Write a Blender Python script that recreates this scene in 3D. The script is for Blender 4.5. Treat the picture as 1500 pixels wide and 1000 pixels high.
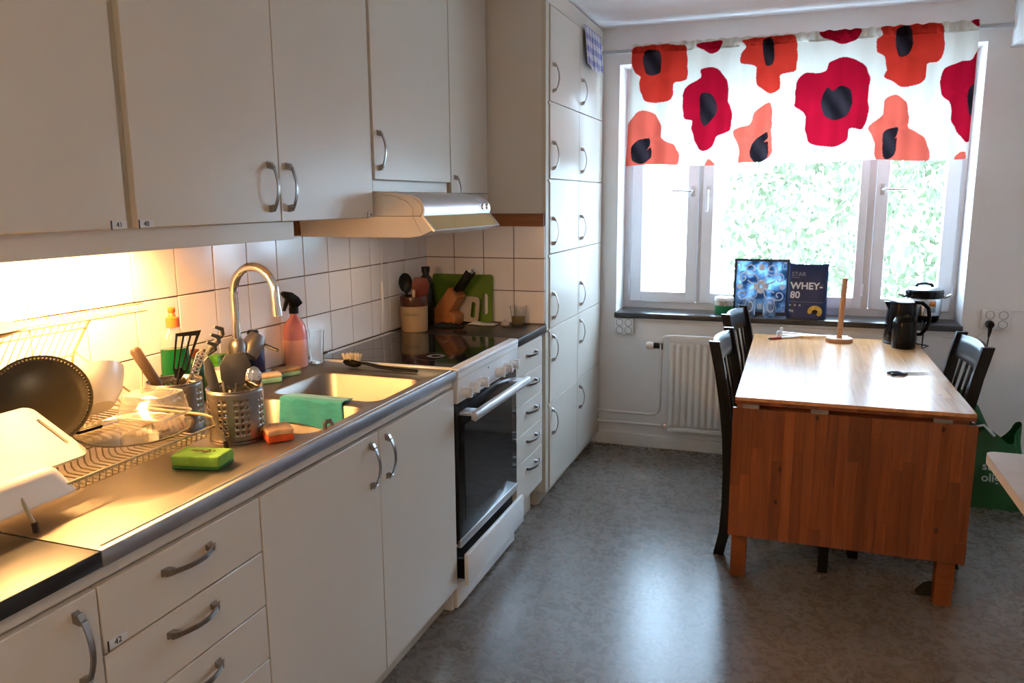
import bpy, bmesh, math, random
import numpy as np
from mathutils import Vector, Matrix, Euler, noise as mnoise
random.seed(7)
PI = math.pi
S = bpy.context.scene
COL = S.collection
for o in list(bpy.data.objects): bpy.data.objects.remove(o)

# ------------------------------------------------------------------ camera
CAM = Vector((1.677, 0.0, 1.47)); FPX = 1149.76
YAW, PIT, ROL = 0.342987, 0.177873, -0.0070534
FW = Vector((-math.sin(YAW)*math.cos(PIT), math.cos(YAW)*math.cos(PIT), -math.sin(PIT)))
_r = Vector((math.cos(YAW), math.sin(YAW), 0)); _u = _r.cross(FW)
RT = math.cos(ROL)*_r + math.sin(ROL)*_u; UP = -math.sin(ROL)*_r + math.cos(ROL)*_u
cd = bpy.data.cameras.new('camera'); cam = bpy.data.objects.new('camera', cd); COL.objects.link(cam)
cd.sensor_width = 36; cd.lens = FPX/1500*36; cd.clip_start = 0.02; cd.clip_end = 300
cam.matrix_world = Matrix(((RT.x, UP.x, -FW.x, CAM.x), (RT.y, UP.y, -FW.y, CAM.y), (RT.z, UP.z, -FW.z, CAM.z), (0, 0, 0, 1)))
S.camera = cam
S.view_settings.view_transform = 'Standard'; S.view_settings.look = 'None'
S.view_settings.gamma = 1.0; S.view_settings.use_curve_mapping = False
S.view_settings.exposure = 0.92
# a photo pixel gives a direction; its distance comes from the plane it touches
def _ray(x, y): return FW + (x-750)/FPX*RT - (y-500)/FPX*UP
def PZ(x, y, z): d = _ray(x, y); return CAM + d*((z-CAM.z)/d.z)
def PX(x, y, X): d = _ray(x, y); return CAM + d*((X-CAM.x)/d.x)
def PY(x, y, Y): d = _ray(x, y); return CAM + d*((Y-CAM.y)/d.y)

# ------------------------------------------------------------------ world: bright overcast sky
SKY = 13.0
w = bpy.data.worlds.new('sky'); S.world = w; w.use_nodes = True
bg = w.node_tree.nodes['Background']; bg.inputs[0].default_value = (0.54, 0.75, 1.0, 1); bg.inputs[1].default_value = SKY

# ------------------------------------------------------------------ materials
def _nt(name):
    m = bpy.data.materials.new(name); m.use_nodes = True
    return m, m.node_tree, m.node_tree.nodes['Principled BSDF']
def mat(name, col, rough=0.5, metal=0.0, var=0.06, scale=8.0, bump=0.0, bscale=60.0, stretch=(1,1,1), spec=0.5, trans=0.0, ior=1.45, coat=0.0, rnd=0.0, rvar=0.0, sheen=0.0):
    m, nt, b = _nt(name)
    b.inputs['Roughness'].default_value = rough; b.inputs['Metallic'].default_value = metal
    b.inputs['Specular IOR Level'].default_value = spec; b.inputs['IOR'].default_value = ior
    b.inputs['Transmission Weight'].default_value = trans; b.inputs['Coat Weight'].default_value = coat
    b.inputs['Sheen Weight'].default_value = sheen
    tc = nt.nodes.new('ShaderNodeTexCoord'); mp = nt.nodes.new('ShaderNodeMapping'); mp.inputs['Scale'].default_value = stretch
    nt.links.new(tc.outputs['Object'], mp.inputs[0])
    nz = nt.nodes.new('ShaderNodeTexNoise'); nz.inputs['Scale'].default_value = scale; nz.inputs['Detail'].default_value = 5
    nt.links.new(mp.outputs[0], nz.inputs['Vector'])
    rp = nt.nodes.new('ShaderNodeValToRGB')
    c = np.array(col[:3])
    rp.color_ramp.elements[0].position = .3; rp.color_ramp.elements[1].position = .7
    rp.color_ramp.elements[0].color = tuple(np.clip(c*(1-var), 0, 1)) + (1,)
    rp.color_ramp.elements[1].color = tuple(np.clip(c*(1+var), 0, 1)) + (1,)
    nt.links.new(nz.outputs[0], rp.inputs[0]); out = rp.outputs[0]
    if rnd:
        oi = nt.nodes.new('ShaderNodeObjectInfo'); hs = nt.nodes.new('ShaderNodeHueSaturation')
        mr = nt.nodes.new('ShaderNodeMapRange'); mr.inputs['To Min'].default_value = 1-rnd; mr.inputs['To Max'].default_value = 1+rnd
        nt.links.new(oi.outputs['Random'], mr.inputs[0]); nt.links.new(mr.outputs[0], hs.inputs['Value'])
        nt.links.new(out, hs.inputs['Color']); out = hs.outputs[0]
    nt.links.new(out, b.inputs['Base Color'])
    if rvar:
        m2 = nt.nodes.new('ShaderNodeMapRange'); m2.inputs['To Min'].default_value = rough-rvar; m2.inputs['To Max'].default_value = rough+rvar
        nt.links.new(nz.outputs[0], m2.inputs[0]); nt.links.new(m2.outputs[0], b.inputs['Roughness'])
    if bump:
        n2 = nt.nodes.new('ShaderNodeTexNoise'); n2.inputs['Scale'].default_value = bscale; n2.inputs['Detail'].default_value = 3
        nt.links.new(mp.outputs[0], n2.inputs['Vector'])
        bp = nt.nodes.new('ShaderNodeBump'); bp.inputs['Strength'].default_value = bump; bp.inputs['Distance'].default_value = 0.002
        nt.links.new(n2.outputs[0], bp.inputs['Height']); nt.links.new(bp.outputs[0], b.inputs['Normal'])
    return m
def glassmat(name, col=(1,1,1), rough=0.0, ior=1.45):
    m, nt, b = _nt(name)
    b.inputs['Base Color'].default_value = tuple(col)+(1,); b.inputs['Roughness'].default_value = rough
    b.inputs['Transmission Weight'].default_value = 1.0; b.inputs['IOR'].default_value = ior
    return m
def clearmat(name, col=(1,1,1), gloss=0.12, rough=0.03, density=0.15):
    # thin clear plastic / pane: mostly straight-through, a little gloss and haze, the same for every ray
    m, nt, b = _nt(name); nt.nodes.remove(b)
    o = nt.nodes['Material Output']
    t = nt.nodes.new('ShaderNodeBsdfTransparent'); t.inputs[0].default_value = tuple(col)+(1,)
    g = nt.nodes.new('ShaderNodeBsdfGlossy'); g.inputs['Roughness'].default_value = rough
    d = nt.nodes.new('ShaderNodeBsdfDiffuse'); d.inputs[0].default_value = (.8,.8,.78,1)
    x = nt.nodes.new('ShaderNodeMixShader'); x.inputs[0].default_value = density
    nt.links.new(t.outputs[0], x.inputs[1]); nt.links.new(d.outputs[0], x.inputs[2])
    f = nt.nodes.new('ShaderNodeLayerWeight'); f.inputs['Blend'].default_value = .5
    pw_ = nt.nodes.new('ShaderNodeMath'); pw_.operation = 'POWER'; pw_.inputs[1].default_value = 4.0; nt.links.new(f.outputs['Facing'], pw_.inputs[0])
    ad = nt.nodes.new('ShaderNodeMath'); ad.operation = 'MULTIPLY_ADD'; ad.inputs[1].default_value = .6; ad.inputs[2].default_value = .02+gloss*.2
    nt.links.new(pw_.outputs[0], ad.inputs[0])
    y = nt.nodes.new('ShaderNodeMixShader'); nt.links.new(ad.outputs[0], y.inputs[0])
    nt.links.new(x.outputs[0], y.inputs[1]); nt.links.new(g.outputs[0], y.inputs[2])
    nt.links.new(y.outputs[0], o.inputs[0])
    return m
def emitmat(name, col, s):
    m, nt, b = _nt(name); b.inputs['Base Color'].default_value = tuple(col)+(1,)
    b.inputs['Emission Color'].default_value = tuple(col)+(1,); b.inputs['Emission Strength'].default_value = s
    return m
def woodmat(name, c0, c1, rough=.4, rnd=.25, coat=.0, spec=.5):
    m, nt, b = _nt(name); b.inputs['Roughness'].default_value = rough; b.inputs['Coat Weight'].default_value = coat; b.inputs['Specular IOR Level'].default_value = spec
    tc = nt.nodes.new('ShaderNodeTexCoord'); mp = nt.nodes.new('ShaderNodeMapping'); mp.inputs['Scale'].default_value = (2.2, 38, 38)
    oi = nt.nodes.new('ShaderNodeObjectInfo')
    va = nt.nodes.new('ShaderNodeVectorMath'); va.operation = 'ADD'
    sc = nt.nodes.new('ShaderNodeVectorMath'); sc.operation = 'SCALE'; sc.inputs['Scale'].default_value = 37.0
    cx = nt.nodes.new('ShaderNodeCombineXYZ')
    for i in range(3): nt.links.new(oi.outputs['Random'], cx.inputs[i])
    nt.links.new(cx.outputs[0], sc.inputs[0]); nt.links.new(tc.outputs['Object'], va.inputs[0]); nt.links.new(sc.outputs[0], va.inputs[1])
    nt.links.new(va.outputs[0], mp.inputs[0])
    nz = nt.nodes.new('ShaderNodeTexNoise'); nz.inputs['Scale'].default_value = 1.6; nz.inputs['Detail'].default_value = 6; nz.inputs['Distortion'].default_value = .6
    nt.links.new(mp.outputs[0], nz.inputs['Vector'])
    rp = nt.nodes.new('ShaderNodeValToRGB'); rp.color_ramp.elements[0].position = .3; rp.color_ramp.elements[1].position = .72
    rp.color_ramp.elements[0].color = tuple(c0)+(1,); rp.color_ramp.elements[1].color = tuple(c1)+(1,)
    nt.links.new(nz.outputs[0], rp.inputs[0])
    hs = nt.nodes.new('ShaderNodeHueSaturation'); mr = nt.nodes.new('ShaderNodeMapRange'); mr.inputs['To Min'].default_value = 1-rnd; mr.inputs['To Max'].default_value = 1+rnd
    nt.links.new(oi.outputs['Random'], mr.inputs[0]); nt.links.new(mr.outputs[0], hs.inputs['Value']); nt.links.new(rp.outputs[0], hs.inputs['Color'])
    nt.links.new(hs.outputs[0], b.inputs['Base Color'])
    bp = nt.nodes.new('ShaderNodeBump'); bp.inputs['Strength'].default_value = .08; bp.inputs['Distance'].default_value = .001
    nt.links.new(nz.outputs[0], bp.inputs['Height']); nt.links.new(bp.outputs[0], b.inputs['Normal'])
    return m

M = {}
M['wall'] = mat('wall_paint', (.84,.83,.825), .7, var=.02, bump=.15, bscale=90)
M['ceil'] = mat('ceiling_paint', (.86,.85,.85), .8, var=.02)
M['cab'] = mat('cabinet_laminate', (.66,.595,.515), .30, var=.02, scale=3, bump=.02, bscale=60, spec=.42)
M['cabedge'] = mat('cabinet_carcass', (.56,.50,.40), .5, var=.04)
M['tile'] = mat('glazed_tile', (.84,.765,.72), .12, var=.02, scale=2, rnd=.04, spec=.5, bump=.02, bscale=12)
M['grout'] = mat('grout', (.14,.09,.062), .9, var=.2, scale=30)
M['steel'] = mat('brushed_steel', (.32,.285,.25), .44, 1.0, var=.10, scale=5, rvar=.08, bump=.03, bscale=40)
M['steel_edge'] = mat('steel_edge', (.50,.52,.56), .38, 1.0, var=.08, scale=5)
M['steel_cup'] = mat('satin_steel', (.27,.25,.235), .36, 1.0, var=.05, scale=3)
M['chrome'] = mat('chrome', (.80,.79,.77), .08, 1.0, var=.0)
M['handle'] = mat('nickel_handle', (.36,.34,.32), .32, 1.0, var=.05)
M['blacktop'] = mat('black_laminate', (.020,.018,.017), .30, var=.1, scale=40)
M['brownrail'] = mat('brown_wood_rail', (.24,.075,.02), .5, var=.25, scale=4, stretch=(1,12,12))
M['white'] = mat('white_enamel', (.80,.79,.78), .25, var=.015)
M['whiteplastic'] = mat('white_plastic', (.78,.76,.72), .4, var=.02)
M['blackglass'] = mat('black_glass', (.008,.008,.009), .06, var=.1, spec=.5)
M['ovenglass'] = mat('oven_door_glass', (.012,.013,.014), .12, var=.1, spec=.4)
M['alu'] = mat('silver_paint', (.66,.66,.67), .42, .8, var=.02)
M['hood'] = mat('hood_enamel', (.78,.74,.70), .35, var=.02)
M['lino'] = None
M['sillstone'] = mat('dark_sill', (.035,.03,.028), .28, var=.3, scale=18, spec=.5)
M['frame'] = mat('window_frame_paint', (.86,.86,.88), .35, var=.01)
M['pane'] = clearmat('window_pane', (.97,.985,.98), .05, .0, .0)
M['black'] = mat('black_plastic', (.008,.008,.009), .35, var=.1, spec=.22)
M['blackgloss'] = mat('black_gloss_plastic', (.006,.006,.007), .18, var=.1, spec=.22)
M['rubber'] = mat('black_rubber', (.012,.012,.011), .75, var=.1)
M['blackwood'] = mat('black_stained_wood', (.008,.0075,.0075), .33, var=.3, scale=6, stretch=(14,14,1.5), spec=.28)
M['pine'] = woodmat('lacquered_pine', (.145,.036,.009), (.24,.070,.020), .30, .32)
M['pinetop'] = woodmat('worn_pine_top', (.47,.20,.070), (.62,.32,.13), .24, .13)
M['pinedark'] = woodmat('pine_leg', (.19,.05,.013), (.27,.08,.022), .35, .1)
M['knot'] = mat('pine_knot', (.05,.018,.008), .5, var=.3, scale=60)
M['beech'] = woodmat('beech_wood', (.42,.20,.09), (.55,.28,.13), .45, .05)
M['blockwood'] = woodmat('orange_block_wood', (.34,.11,.03), (.46,.16,.045), .5, .05)
M['radiator'] = mat('radiator_enamel', (.74,.71,.67), .35, var=.01)
M['wire'] = mat('cream_coated_wire', (.42,.34,.20), .4, var=.05, scale=20)
M['rackend'] = mat('rubber_foot', (.03,.015,.01), .6)

# linoleum: mottled grey brown with worn specks
def lino():
    m, nt, b = _nt('linoleum'); tc = nt.nodes.new('ShaderNodeTexCoord')
    n1 = nt.nodes.new('ShaderNodeTexNoise'); n1.inputs['Scale'].default_value = 2.2; n1.inputs['Detail'].default_value = 8; n1.inputs['Roughness'].default_value = .62
    n2 = nt.nodes.new('ShaderNodeTexNoise'); n2.inputs['Scale'].default_value = 26; n2.inputs['Detail'].default_value = 6; n2.inputs['Distortion'].default_value = 1.2
    for n in (n1, n2): nt.links.new(tc.outputs['Object'], n.inputs['Vector'])
    r1 = nt.nodes.new('ShaderNodeValToRGB'); r1.color_ramp.elements[0].position = .22; r1.color_ramp.elements[1].position = .78
    r1.color_ramp.elements[0].color = (.120,.094,.073,1); r1.color_ramp.elements[1].color = (.215,.187,.162,1)
    r2 = nt.nodes.new('ShaderNodeValToRGB'); r2.color_ramp.elements[0].position = .35; r2.color_ramp.elements[1].position = .68
    r2.color_ramp.elements[0].color = (.60,.57,.54,1); r2.color_ramp.elements[1].color = (1.15,1.13,1.1,1)
    mx = nt.nodes.new('ShaderNodeMix'); mx.data_type = 'RGBA'; mx.blend_type = 'MULTIPLY'; mx.inputs[0].default_value = .45
    nt.links.new(n1.outputs[0], r1.inputs[0]); nt.links.new(n2.outputs[0], r2.inputs[0])
    nt.links.new(r1.outputs[0], mx.inputs[6]); nt.links.new(r2.outputs[0], mx.inputs[7]); nt.links.new(mx.outputs[2], b.inputs['Base Color'])
    mr = nt.nodes.new('ShaderNodeMapRange'); mr.inputs['To Min'].default_value = .25; mr.inputs['To Max'].default_value = .30
    nt.links.new(n2.outputs[0], mr.inputs[0]); nt.links.new(mr.outputs[0], b.inputs['Roughness'])
    n3 = nt.nodes.new('ShaderNodeTexNoise'); n3.inputs['Scale'].default_value = 70; nt.links.new(tc.outputs['Object'], n3.inputs['Vector'])
    bp = nt.nodes.new('ShaderNodeBump'); bp.inputs['Strength'].default_value = .07; bp.inputs['Distance'].default_value = .002
    nt.links.new(n3.outputs[0], bp.inputs['Height']); nt.links.new(bp.outputs[0], b.inputs['Normal'])
    return m
M['lino'] = lino()

# ------------------------------------------------------------------ mesh helpers
ORG = {}
class MB:
    def __init__(s): s.bm = bmesh.new()
    def add(s, verts, faces):
        vs = [s.bm.verts.new(v) for v in verts]
        for f in faces:
            try: s.bm.faces.new([vs[i] for i in f])
            except ValueError: pass
        return vs
    def box(s, x0, x1, y0, y1, z0, z1, bev=0.0, seg=2, mtx=None):
        b = bmesh.new()
        vs = [b.verts.new((x, y, z)) for x in (x0, x1) for y in (y0, y1) for z in (z0, z1)]
        for f in ((0,1,3,2), (4,6,7,5), (0,4,5,1), (2,3,7,6), (0,2,6,4), (1,5,7,3)): b.faces.new([vs[i] for i in f])
        if bev > 0: bmesh.ops.bevel(b, geom=b.edges[:], offset=bev, segments=seg, affect='EDGES', profile=.5)
        if mtx is not None: b.transform(mtx)
        s.join(b); return s
    def join(s, b):
        me = bpy.data.meshes.new('t'); b.to_mesh(me); b.free(); s.bm.from_mesh(me); bpy.data.meshes.remove(me)
    def lathe(s, prof, c=(0,0,0), seg=32, mtx=None):
        b = bmesh.new(); rings = []
        for r, z in prof:
            if r < 1e-6: rings.append([b.verts.new((0, 0, z))])
            else: rings.append([b.verts.new((r*math.cos(2*PI*i/seg), r*math.sin(2*PI*i/seg), z)) for i in range(seg)])
        for a, d in zip(rings[:-1], rings[1:]):
            for i in range(seg):
                j = (i+1) % seg
                if len(a) == 1 and len(d) == 1: continue
                if len(a) == 1: b.faces.new((a[0], d[j], d[i]))
                elif len(d) == 1: b.faces.new((a[i], a[j], d[0]))
                else: b.faces.new((a[i], a[j], d[j], d[i]))
        bmesh.ops.recalc_face_normals(b, faces=b.faces[:])
        if mtx is not None: b.transform(mtx)
        b.transform(Matrix.Translation(c)); s.join(b); return s
    def tube(s, pts, r, seg=8, closed=False, radii=None, flat=None):
        pts = [Vector(p) for p in pts]; n = len(pts); rings = []
        t0 = (pts[1]-pts[0]).normalized()
        ref = Vector((0,0,1)) if abs(t0.z) < .9 else Vector((1,0,0))
        nrm = t0.cross(ref).normalized()
        for i, p in enumerate(pts):
            if closed: t = (pts[(i+1) % n]-pts[i-1]).normalized()
            elif i == 0: t = t0
            elif i == n-1: t = (pts[-1]-pts[-2]).normalized()
            else: t = ((pts[i+1]-p).normalized()+(p-pts[i-1]).normalized()).normalized()
            nrm = (nrm - t*nrm.dot(t)).normalized(); bn = t.cross(nrm)
            rr = radii[i] if radii else r
            fa = flat if flat else 1.0
            rings.append([s.bm.verts.new(p + nrm*math.cos(2*PI*k/seg)*rr + bn*math.sin(2*PI*k/seg)*rr*fa) for k in range(seg)])
        rg = range(n if closed else n-1)
        for i in rg:
            a, d = rings[i], rings[(i+1) % n]
            for k in range(seg): s.bm.faces.new((a[k], a[(k+1) % seg], d[(k+1) % seg], d[k]))
        if not closed:
            s.bm.faces.new(rings[0][::-1]); s.bm.faces.new(rings[-1])
        return s
    def prism(s, poly, axis, a, b, bev=0.0):
        # poly: 2D points; axis 'y': (x,z) extruded along y; 'x': (y,z); 'z': (x,y)
        q = bmesh.new()
        def P(p, t): return {'y': (p[0], t, p[1]), 'x': (t, p[0], p[1]), 'z': (p[0], p[1], t)}[axis]
        A = [q.verts.new(P(p, a)) for p in poly]; B = [q.verts.new(P(p, b)) for p in poly]; n = len(poly)
        q.faces.new(A); q.faces.new(B[::-1])
        for i in range(n): q.faces.new((A[i], B[i], B[(i+1) % n], A[(i+1) % n]))
        bmesh.ops.recalc_face_normals(q, faces=q.faces[:])
        if bev: bmesh.ops.bevel(q, geom=[e for e in q.edges if e.calc_length() > bev*3], offset=bev, segments=2, affect='EDGES', profile=.5)
        s.join(q); return s
    def grid(s, fn, nu, nv):
        V = [[s.bm.verts.new(fn(i/nu, j/nv)) for j in range(nv+1)] for i in range(nu+1)]
        for i in range(nu):
            for j in range(nv): s.bm.faces.new((V[i][j], V[i+1][j], V[i+1][j+1], V[i][j+1]))
        return s
    def loops(s, loops, cap0=False, cap1=True):
        R = [[s.bm.verts.new(p) for p in L] for L in loops]
        for a, b in zip(R[:-1], R[1:]):
            n = len(a)
            for i in range(n): s.bm.faces.new((a[i], a[(i+1) % n], b[(i+1) % n], b[i]))
        if cap0: s.bm.faces.new(R[0][::-1])
        if cap1: s.bm.faces.new(R[-1])
        return s
    def xf(s, m): s.bm.transform(m); return s
    def mesh(s, name, m=None, smooth=True, ang=40):
        bmesh.ops.recalc_face_normals(s.bm, faces=s.bm.faces[:])
        me = bpy.data.meshes.new(name); s.bm.to_mesh(me); s.bm.free()
        if m: me.materials.append(m)
        if smooth:
            me.shade_smooth(); me.set_sharp_from_angle(angle=math.radians(ang))
        return me
def thing(name, label, cat, loc=(0,0,0), rot=(0,0,0), group=None, kind=None):
    o = bpy.data.objects.new(name, None); COL.objects.link(o); o.empty_display_size = .05
    o.location = loc; o.rotation_euler = rot; ORG[o] = Vector(loc)
    tag(o, label, cat, group, kind); return o
def tag(o, label=None, cat=None, group=None, kind=None):
    if label: o['label'] = label
    if cat: o['category'] = cat
    if group: o['group'] = group
    if kind: o['kind'] = kind
    return o
def obj(name, mb, m, parent=None, smooth=True, ang=40, local=False, base=None, thick=None):
    """one mesh object; verts are world coords unless local (then they are in the parent's frame)"""
    me = mb if isinstance(mb, bpy.types.Mesh) else mb.mesh(name, m, smooth, ang)
    o = bpy.data.objects.new(name, me); COL.objects.link(o)
    if parent is not None:
        o.parent = parent
        if not local: me.transform(Matrix.Translation(-ORG[parent]))
        ORG[o] = ORG[parent]
    else:
        b = Vector(base) if base is not None else Vector((0,0,0))
        if base is not None and not local: me.transform(Matrix.Translation(-b))
        o.location = b; ORG[o] = b
    if thick:
        md = o.modifiers.new('solid', 'SOLIDIFY'); md.thickness = thick; md.offset = 0
    return o
def inst(name, me, parent, loc, rot=(0,0,0)):
    """another object on shared mesh data, at a world location under its parent"""
    o = bpy.data.objects.new(name, me); COL.objects.link(o)
    if parent is not None: o.parent = parent; o.location = Vector(loc)-ORG[parent]; ORG[o] = Vector(loc)
    else: o.location = loc; ORG[o] = Vector(loc)
    o.rotation_euler = rot; return o
def struct(name, mb, m, parent=None, **k):
    o = obj(name, mb, m, parent, **k)
    if parent is None: o['kind'] = 'structure'
    return o
def bx(*a, **k): return MB().box(*a, **k)
def text_mesh(s, size, m, ext=.0003, name='lettering', bold=0.0):
    c = bpy.data.curves.new('t', 'FONT'); c.body = s; c.size = size; c.extrude = ext; c.offset = bold
    c.align_x = 'LEFT'; c.resolution_u = 3
    o = bpy.data.objects.new('t', c); COL.objects.link(o)
    me = bpy.data.meshes.new_from_object(o); me.name = name
    bpy.data.objects.remove(o); bpy.data.curves.remove(c)
    me.materials.clear(); me.materials.append(m); return me
def rrect(x0, x1, y0, y1, r, z, n=5):
    P = []
    for cx, cy, a0 in ((x1-r, y1-r, 0), (x0+r, y1-r, PI/2), (x0+r, y0+r, PI), (x1-r, y0+r, 1.5*PI)):
        for i in range(n+1):
            a = a0 + PI/2*i/n; P.append((cx+r*math.cos(a), cy+r*math.sin(a), z))
    return P
ROTX = lambda a: Matrix.Rotation(a, 4, 'X')
ROTY = lambda a: Matrix.Rotation(a, 4, 'Y')
ROTZ = lambda a: Matrix.Rotation(a, 4, 'Z')
TR = lambda x, y, z: Matrix.Translation((x, y, z))

# ------------------------------------------------------------------ key dimensions (metres)
XF = 0.617; CT = 0.90; YB = 4.565; YT = 3.46; CEIL = 2.415; XR = 3.30; YN = -1.9
SILL = 0.815; WX0, WX1, WZ1 = 0.705, 2.52, 2.216; YF = 4.79

# ------------------------------------------------------------------ room shell
struct('floor', bx(-.1, XR+.1, YN-.1, YB+.3, -.08, 0), M['lino'], smooth=False)
struct('ceiling', bx(-.1, XR+.1, YN-.1, YB+.3, CEIL, CEIL+.1), M['ceil'], smooth=False)
wall_left = struct('wall_left', bx(-.12, 0, YN-.1, YB+.3, 0, CEIL), M['wall'], smooth=False)
struct('wall_right', bx(XR, XR+.12, YN-.1, YB+.3, 0, CEIL), M['wall'], smooth=False)
struct('wall_near', bx(0, XR, YN-.12, YN, 0, CEIL), M['wall'], smooth=False)
wb = MB()
T = .26
wb.box(0, WX0, YB, YB+T, 0, CEIL); wb.box(WX1, XR, YB, YB+T, 0, CEIL)
wb.box(WX0, WX1, YB, YB+T, 0, SILL-.03); wb.box(WX0, WX1, YB, YB+T, WZ1, CEIL)
wall_back = struct('wall_back', wb, M['wall'], smooth=False)
# boxed-in duct along the right wall under the ceiling
struct('trim_1', bx(2.615, XR, YN, YB, 2.18, CEIL), M['wall'], smooth=False)
# baseboards
struct('baseboard_back', MB().box(.60, XR, YB-.014, YB, 0, .075, bev=.003), M['wall'])
struct('baseboard_right', MB().box(XR-.014, XR, YN, YB-.02, 0, .075, bev=.003), M['wall'])
# cable trunking strips on the window wall
struct('trim_2', MB().box(WX0, 2.44, YB-.010, YB, SILL-.062, SILL-.050), M['whiteplastic'], wall_back, smooth=False).name = 'cable_strip'
struct('trim_3', MB().tube([(2.44, YB-.005, .752), (2.58, YB-.005, .75), (2.62, YB-.005, .79)], .005, 6), M['whiteplastic'], wall_back).name = 'cable_strip'
struct('trim_4', MB().box(2.74, XR, YB-.010, YB, .895, .905), M['whiteplastic'], wall_back, smooth=False).name = 'cable_strip'

# tiles ------------------------------------------------------------
obj('grout', bx(0, .004, .30, YT, CT-.02, 1.36), M['grout'], wall_left, smooth=False)
ycols = [2.273+.158*k for k in range(-12, 8)] + [YT-.006]
zrows = [.902+.1515*k for k in range(4)]
def tile_mesh(w, h): return MB().box(0, .007, .0018, w-.0018, .0018, h-.0018, bev=.0012, seg=1).mesh('tile', M['tile'])
tw = tile_mesh(.158, .1515); tlast = tile_mesh(ycols[-1]-ycols[-2], .1515)
for a, b in zip(ycols[:-1], ycols[1:]):
    for z in zrows[:-1]:
        o = inst('tile', tlast if b == ycols[-1] else tw, wall_left, (.004, a, z))
        o.rotation_euler = (random.uniform(-.004,.004), random.uniform(-.003,.003), random.uniform(-.003,.003))
end = struct('wall_end', bx(.0, .606, YT-.004, YT+.008, CT, 1.41), M['grout'], smooth=False)
te = MB().box(.0018, .1492, -.007, 0, .0018, .1497, bev=.0012, seg=1).mesh('tile', M['tile'])
for k in range(4):
    for z in zrows[:-1]:
        inst('tile', te, end, (.004+.151*k, YT-.004, z), (random.uniform(-.003,.003), 0, random.uniform(-.003,.003)))
obj('wooden_rail', bx(.0, .603, YT-.016, YT-.003, 1.352, 1.408), M['brownrail'], end, smooth=False)
obj('wooden_rail', bx(.0, .014, 1.96, YT-.016, 1.352, 1.414), M['brownrail'], wall_left, smooth=False)

# ------------------------------------------------------------------ window
win = thing('window_1', None, None, (1.61, YF, SILL), kind='structure')
fr = MB()
fy0, fy1 = YF-.005, YF+.07
fr.box(WX0, .748, fy0, fy1, SILL, WZ1); fr.box(2.492, WX1, fy0, fy1, SILL, WZ1)
fr.box(.748, 2.492, fy0, fy1, SILL, .855); fr.box(.748, 2.492, fy0, fy1, WZ1-.05, WZ1)
fr.box(1.142, 1.163, fy0+.003, fy1, .855, WZ1-.05); fr.box(2.051, 2.087, fy0+.003, fy1, .855, WZ1-.05)
obj('window_frame', fr, M['frame'], win, smooth=False)
obj('window_sill', MB().box(WX0-.004, WX1+.004, YB-.035, YF+.01, SILL-.03, SILL, bev=.003), M['sillstone'], win)
hbase = MB().box(-.012, .012, -.008, 0, -.03, .03, bev=.004); hbase = hbase.mesh('handle_plate', M['alu'])
hl = MB().tube([(0,-.005,0), (0,-.042,0), (.006,-.05,0), (.02,-.052,0), (.115,-.05,-.003)], .008, 8, flat=.8).mesh('handle_lever', M['alu'])
for i, (a, g0, g1, b) in enumerate([(.75, .815, 1.078, 1.140), (1.165, 1.228, 2.006, 2.049), (2.089, 2.150, 2.425, 2.490)]):
    sm = MB(); y0, y1 = YF-.03, YF+.03
    zb, zt = .857, WZ1-.052; gb, gt = .918, WZ1-.115
    sm.box(a, g0, y0, y1, zb, zt, bev=.004); sm.box(g1, b, y0, y1, zb, zt, bev=.004)
    sm.box(g0, g1, y0, y1, zb, gb); sm.box(g0, g1, y0, y1, gt, zt)
    sa = obj('sash', sm, M['frame'], win, smooth=False)
    obj('pane', bx(g0-.004, g1+.004, YF+.002, YF+.006, gb-.004, gt+.004), M['pane'], sa, smooth=False)
    hx, ang = [(1.108, PI), (1.198, PI/2), (2.120, 0)][i]
    hp = inst('handle_plate', hbase, sa, (hx, YF-.03, 1.515))
    rot = [(0, PI, 0), (0, PI/2, 0), (0, 0, 0)][i]
    inst('handle', hl, sa, (hx, YF-.03, 1.515), rot)
    for hz in (.93, 2.0):
        hy = a-.004 if i == 0 else (b+.004 if i == 2 else b+.002)
        obj('hinge', MB().lathe([(.006,0),(.006,.07)], (hy, YF-.034, hz), 10), M['frame'], sa)

# outside: pale gravel garden and trees
gm = mat('pale_ground', (.60,.61,.57), .9, var=.1, scale=.4)
struct('garden_ground', bx(-40, 45, 7, 90, -3.2, -3.0), gm, smooth=False)
leafm = mat('leaves', (.085,.105,.048), .6, var=.3, scale=1.5); bark = mat('bark', (.15,.11,.08), .8, var=.3, scale=5)
def tree(label, c, rx, rz, n, trunk):
    t = thing('garden_tree', label, 'tree', (c[0], c[1], -3.0), group='trees outside the window')
    b = MB(); rng = random.Random(int(c[0]*100))
    for k in range(n):
        while True:
            p = Vector((rng.uniform(-1,1), rng.uniform(-1,1), rng.uniform(-1,1)))
            if .35 < p.length < 1 and mnoise.noise(p*2.3+Vector(c)) > -.12: break
        p = Vector((c[0]+p.x*rx, c[1]+p.y*rx, c[2]+p.z*rz)); s_ = rng.uniform(.05,.10)
        R_ = Euler((rng.uniform(0,6), rng.uniform(0,6), rng.uniform(0,6))).to_matrix()
        b.add([p+R_@Vector(q)*s_ for q in ((-1,0,0), (0,-.5,.1), (1,0,0), (0,.5,.1))], [(0,1,2,3)])
    cr = obj('crown', b, leafm, t, smooth=False); cr['kind'] = 'stuff'
    obj('trunk', MB().tube([(c[0],c[1],-3), (c[0]+.1,c[1],c[2]*.4-1.5), (c[0],c[1],c[2])], .14, 8, radii=[.18,.13,.06]), bark, t)
tree('tall pale green tree seen through the wide middle pane', (2.3, 12.5, 1.3), 1.7, 2.3, 4200, 1)
tree('smaller green tree seen above the steel electric pot', (5.0, 11.0, .6), 1.05, 2.2, 2600, 1)

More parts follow.
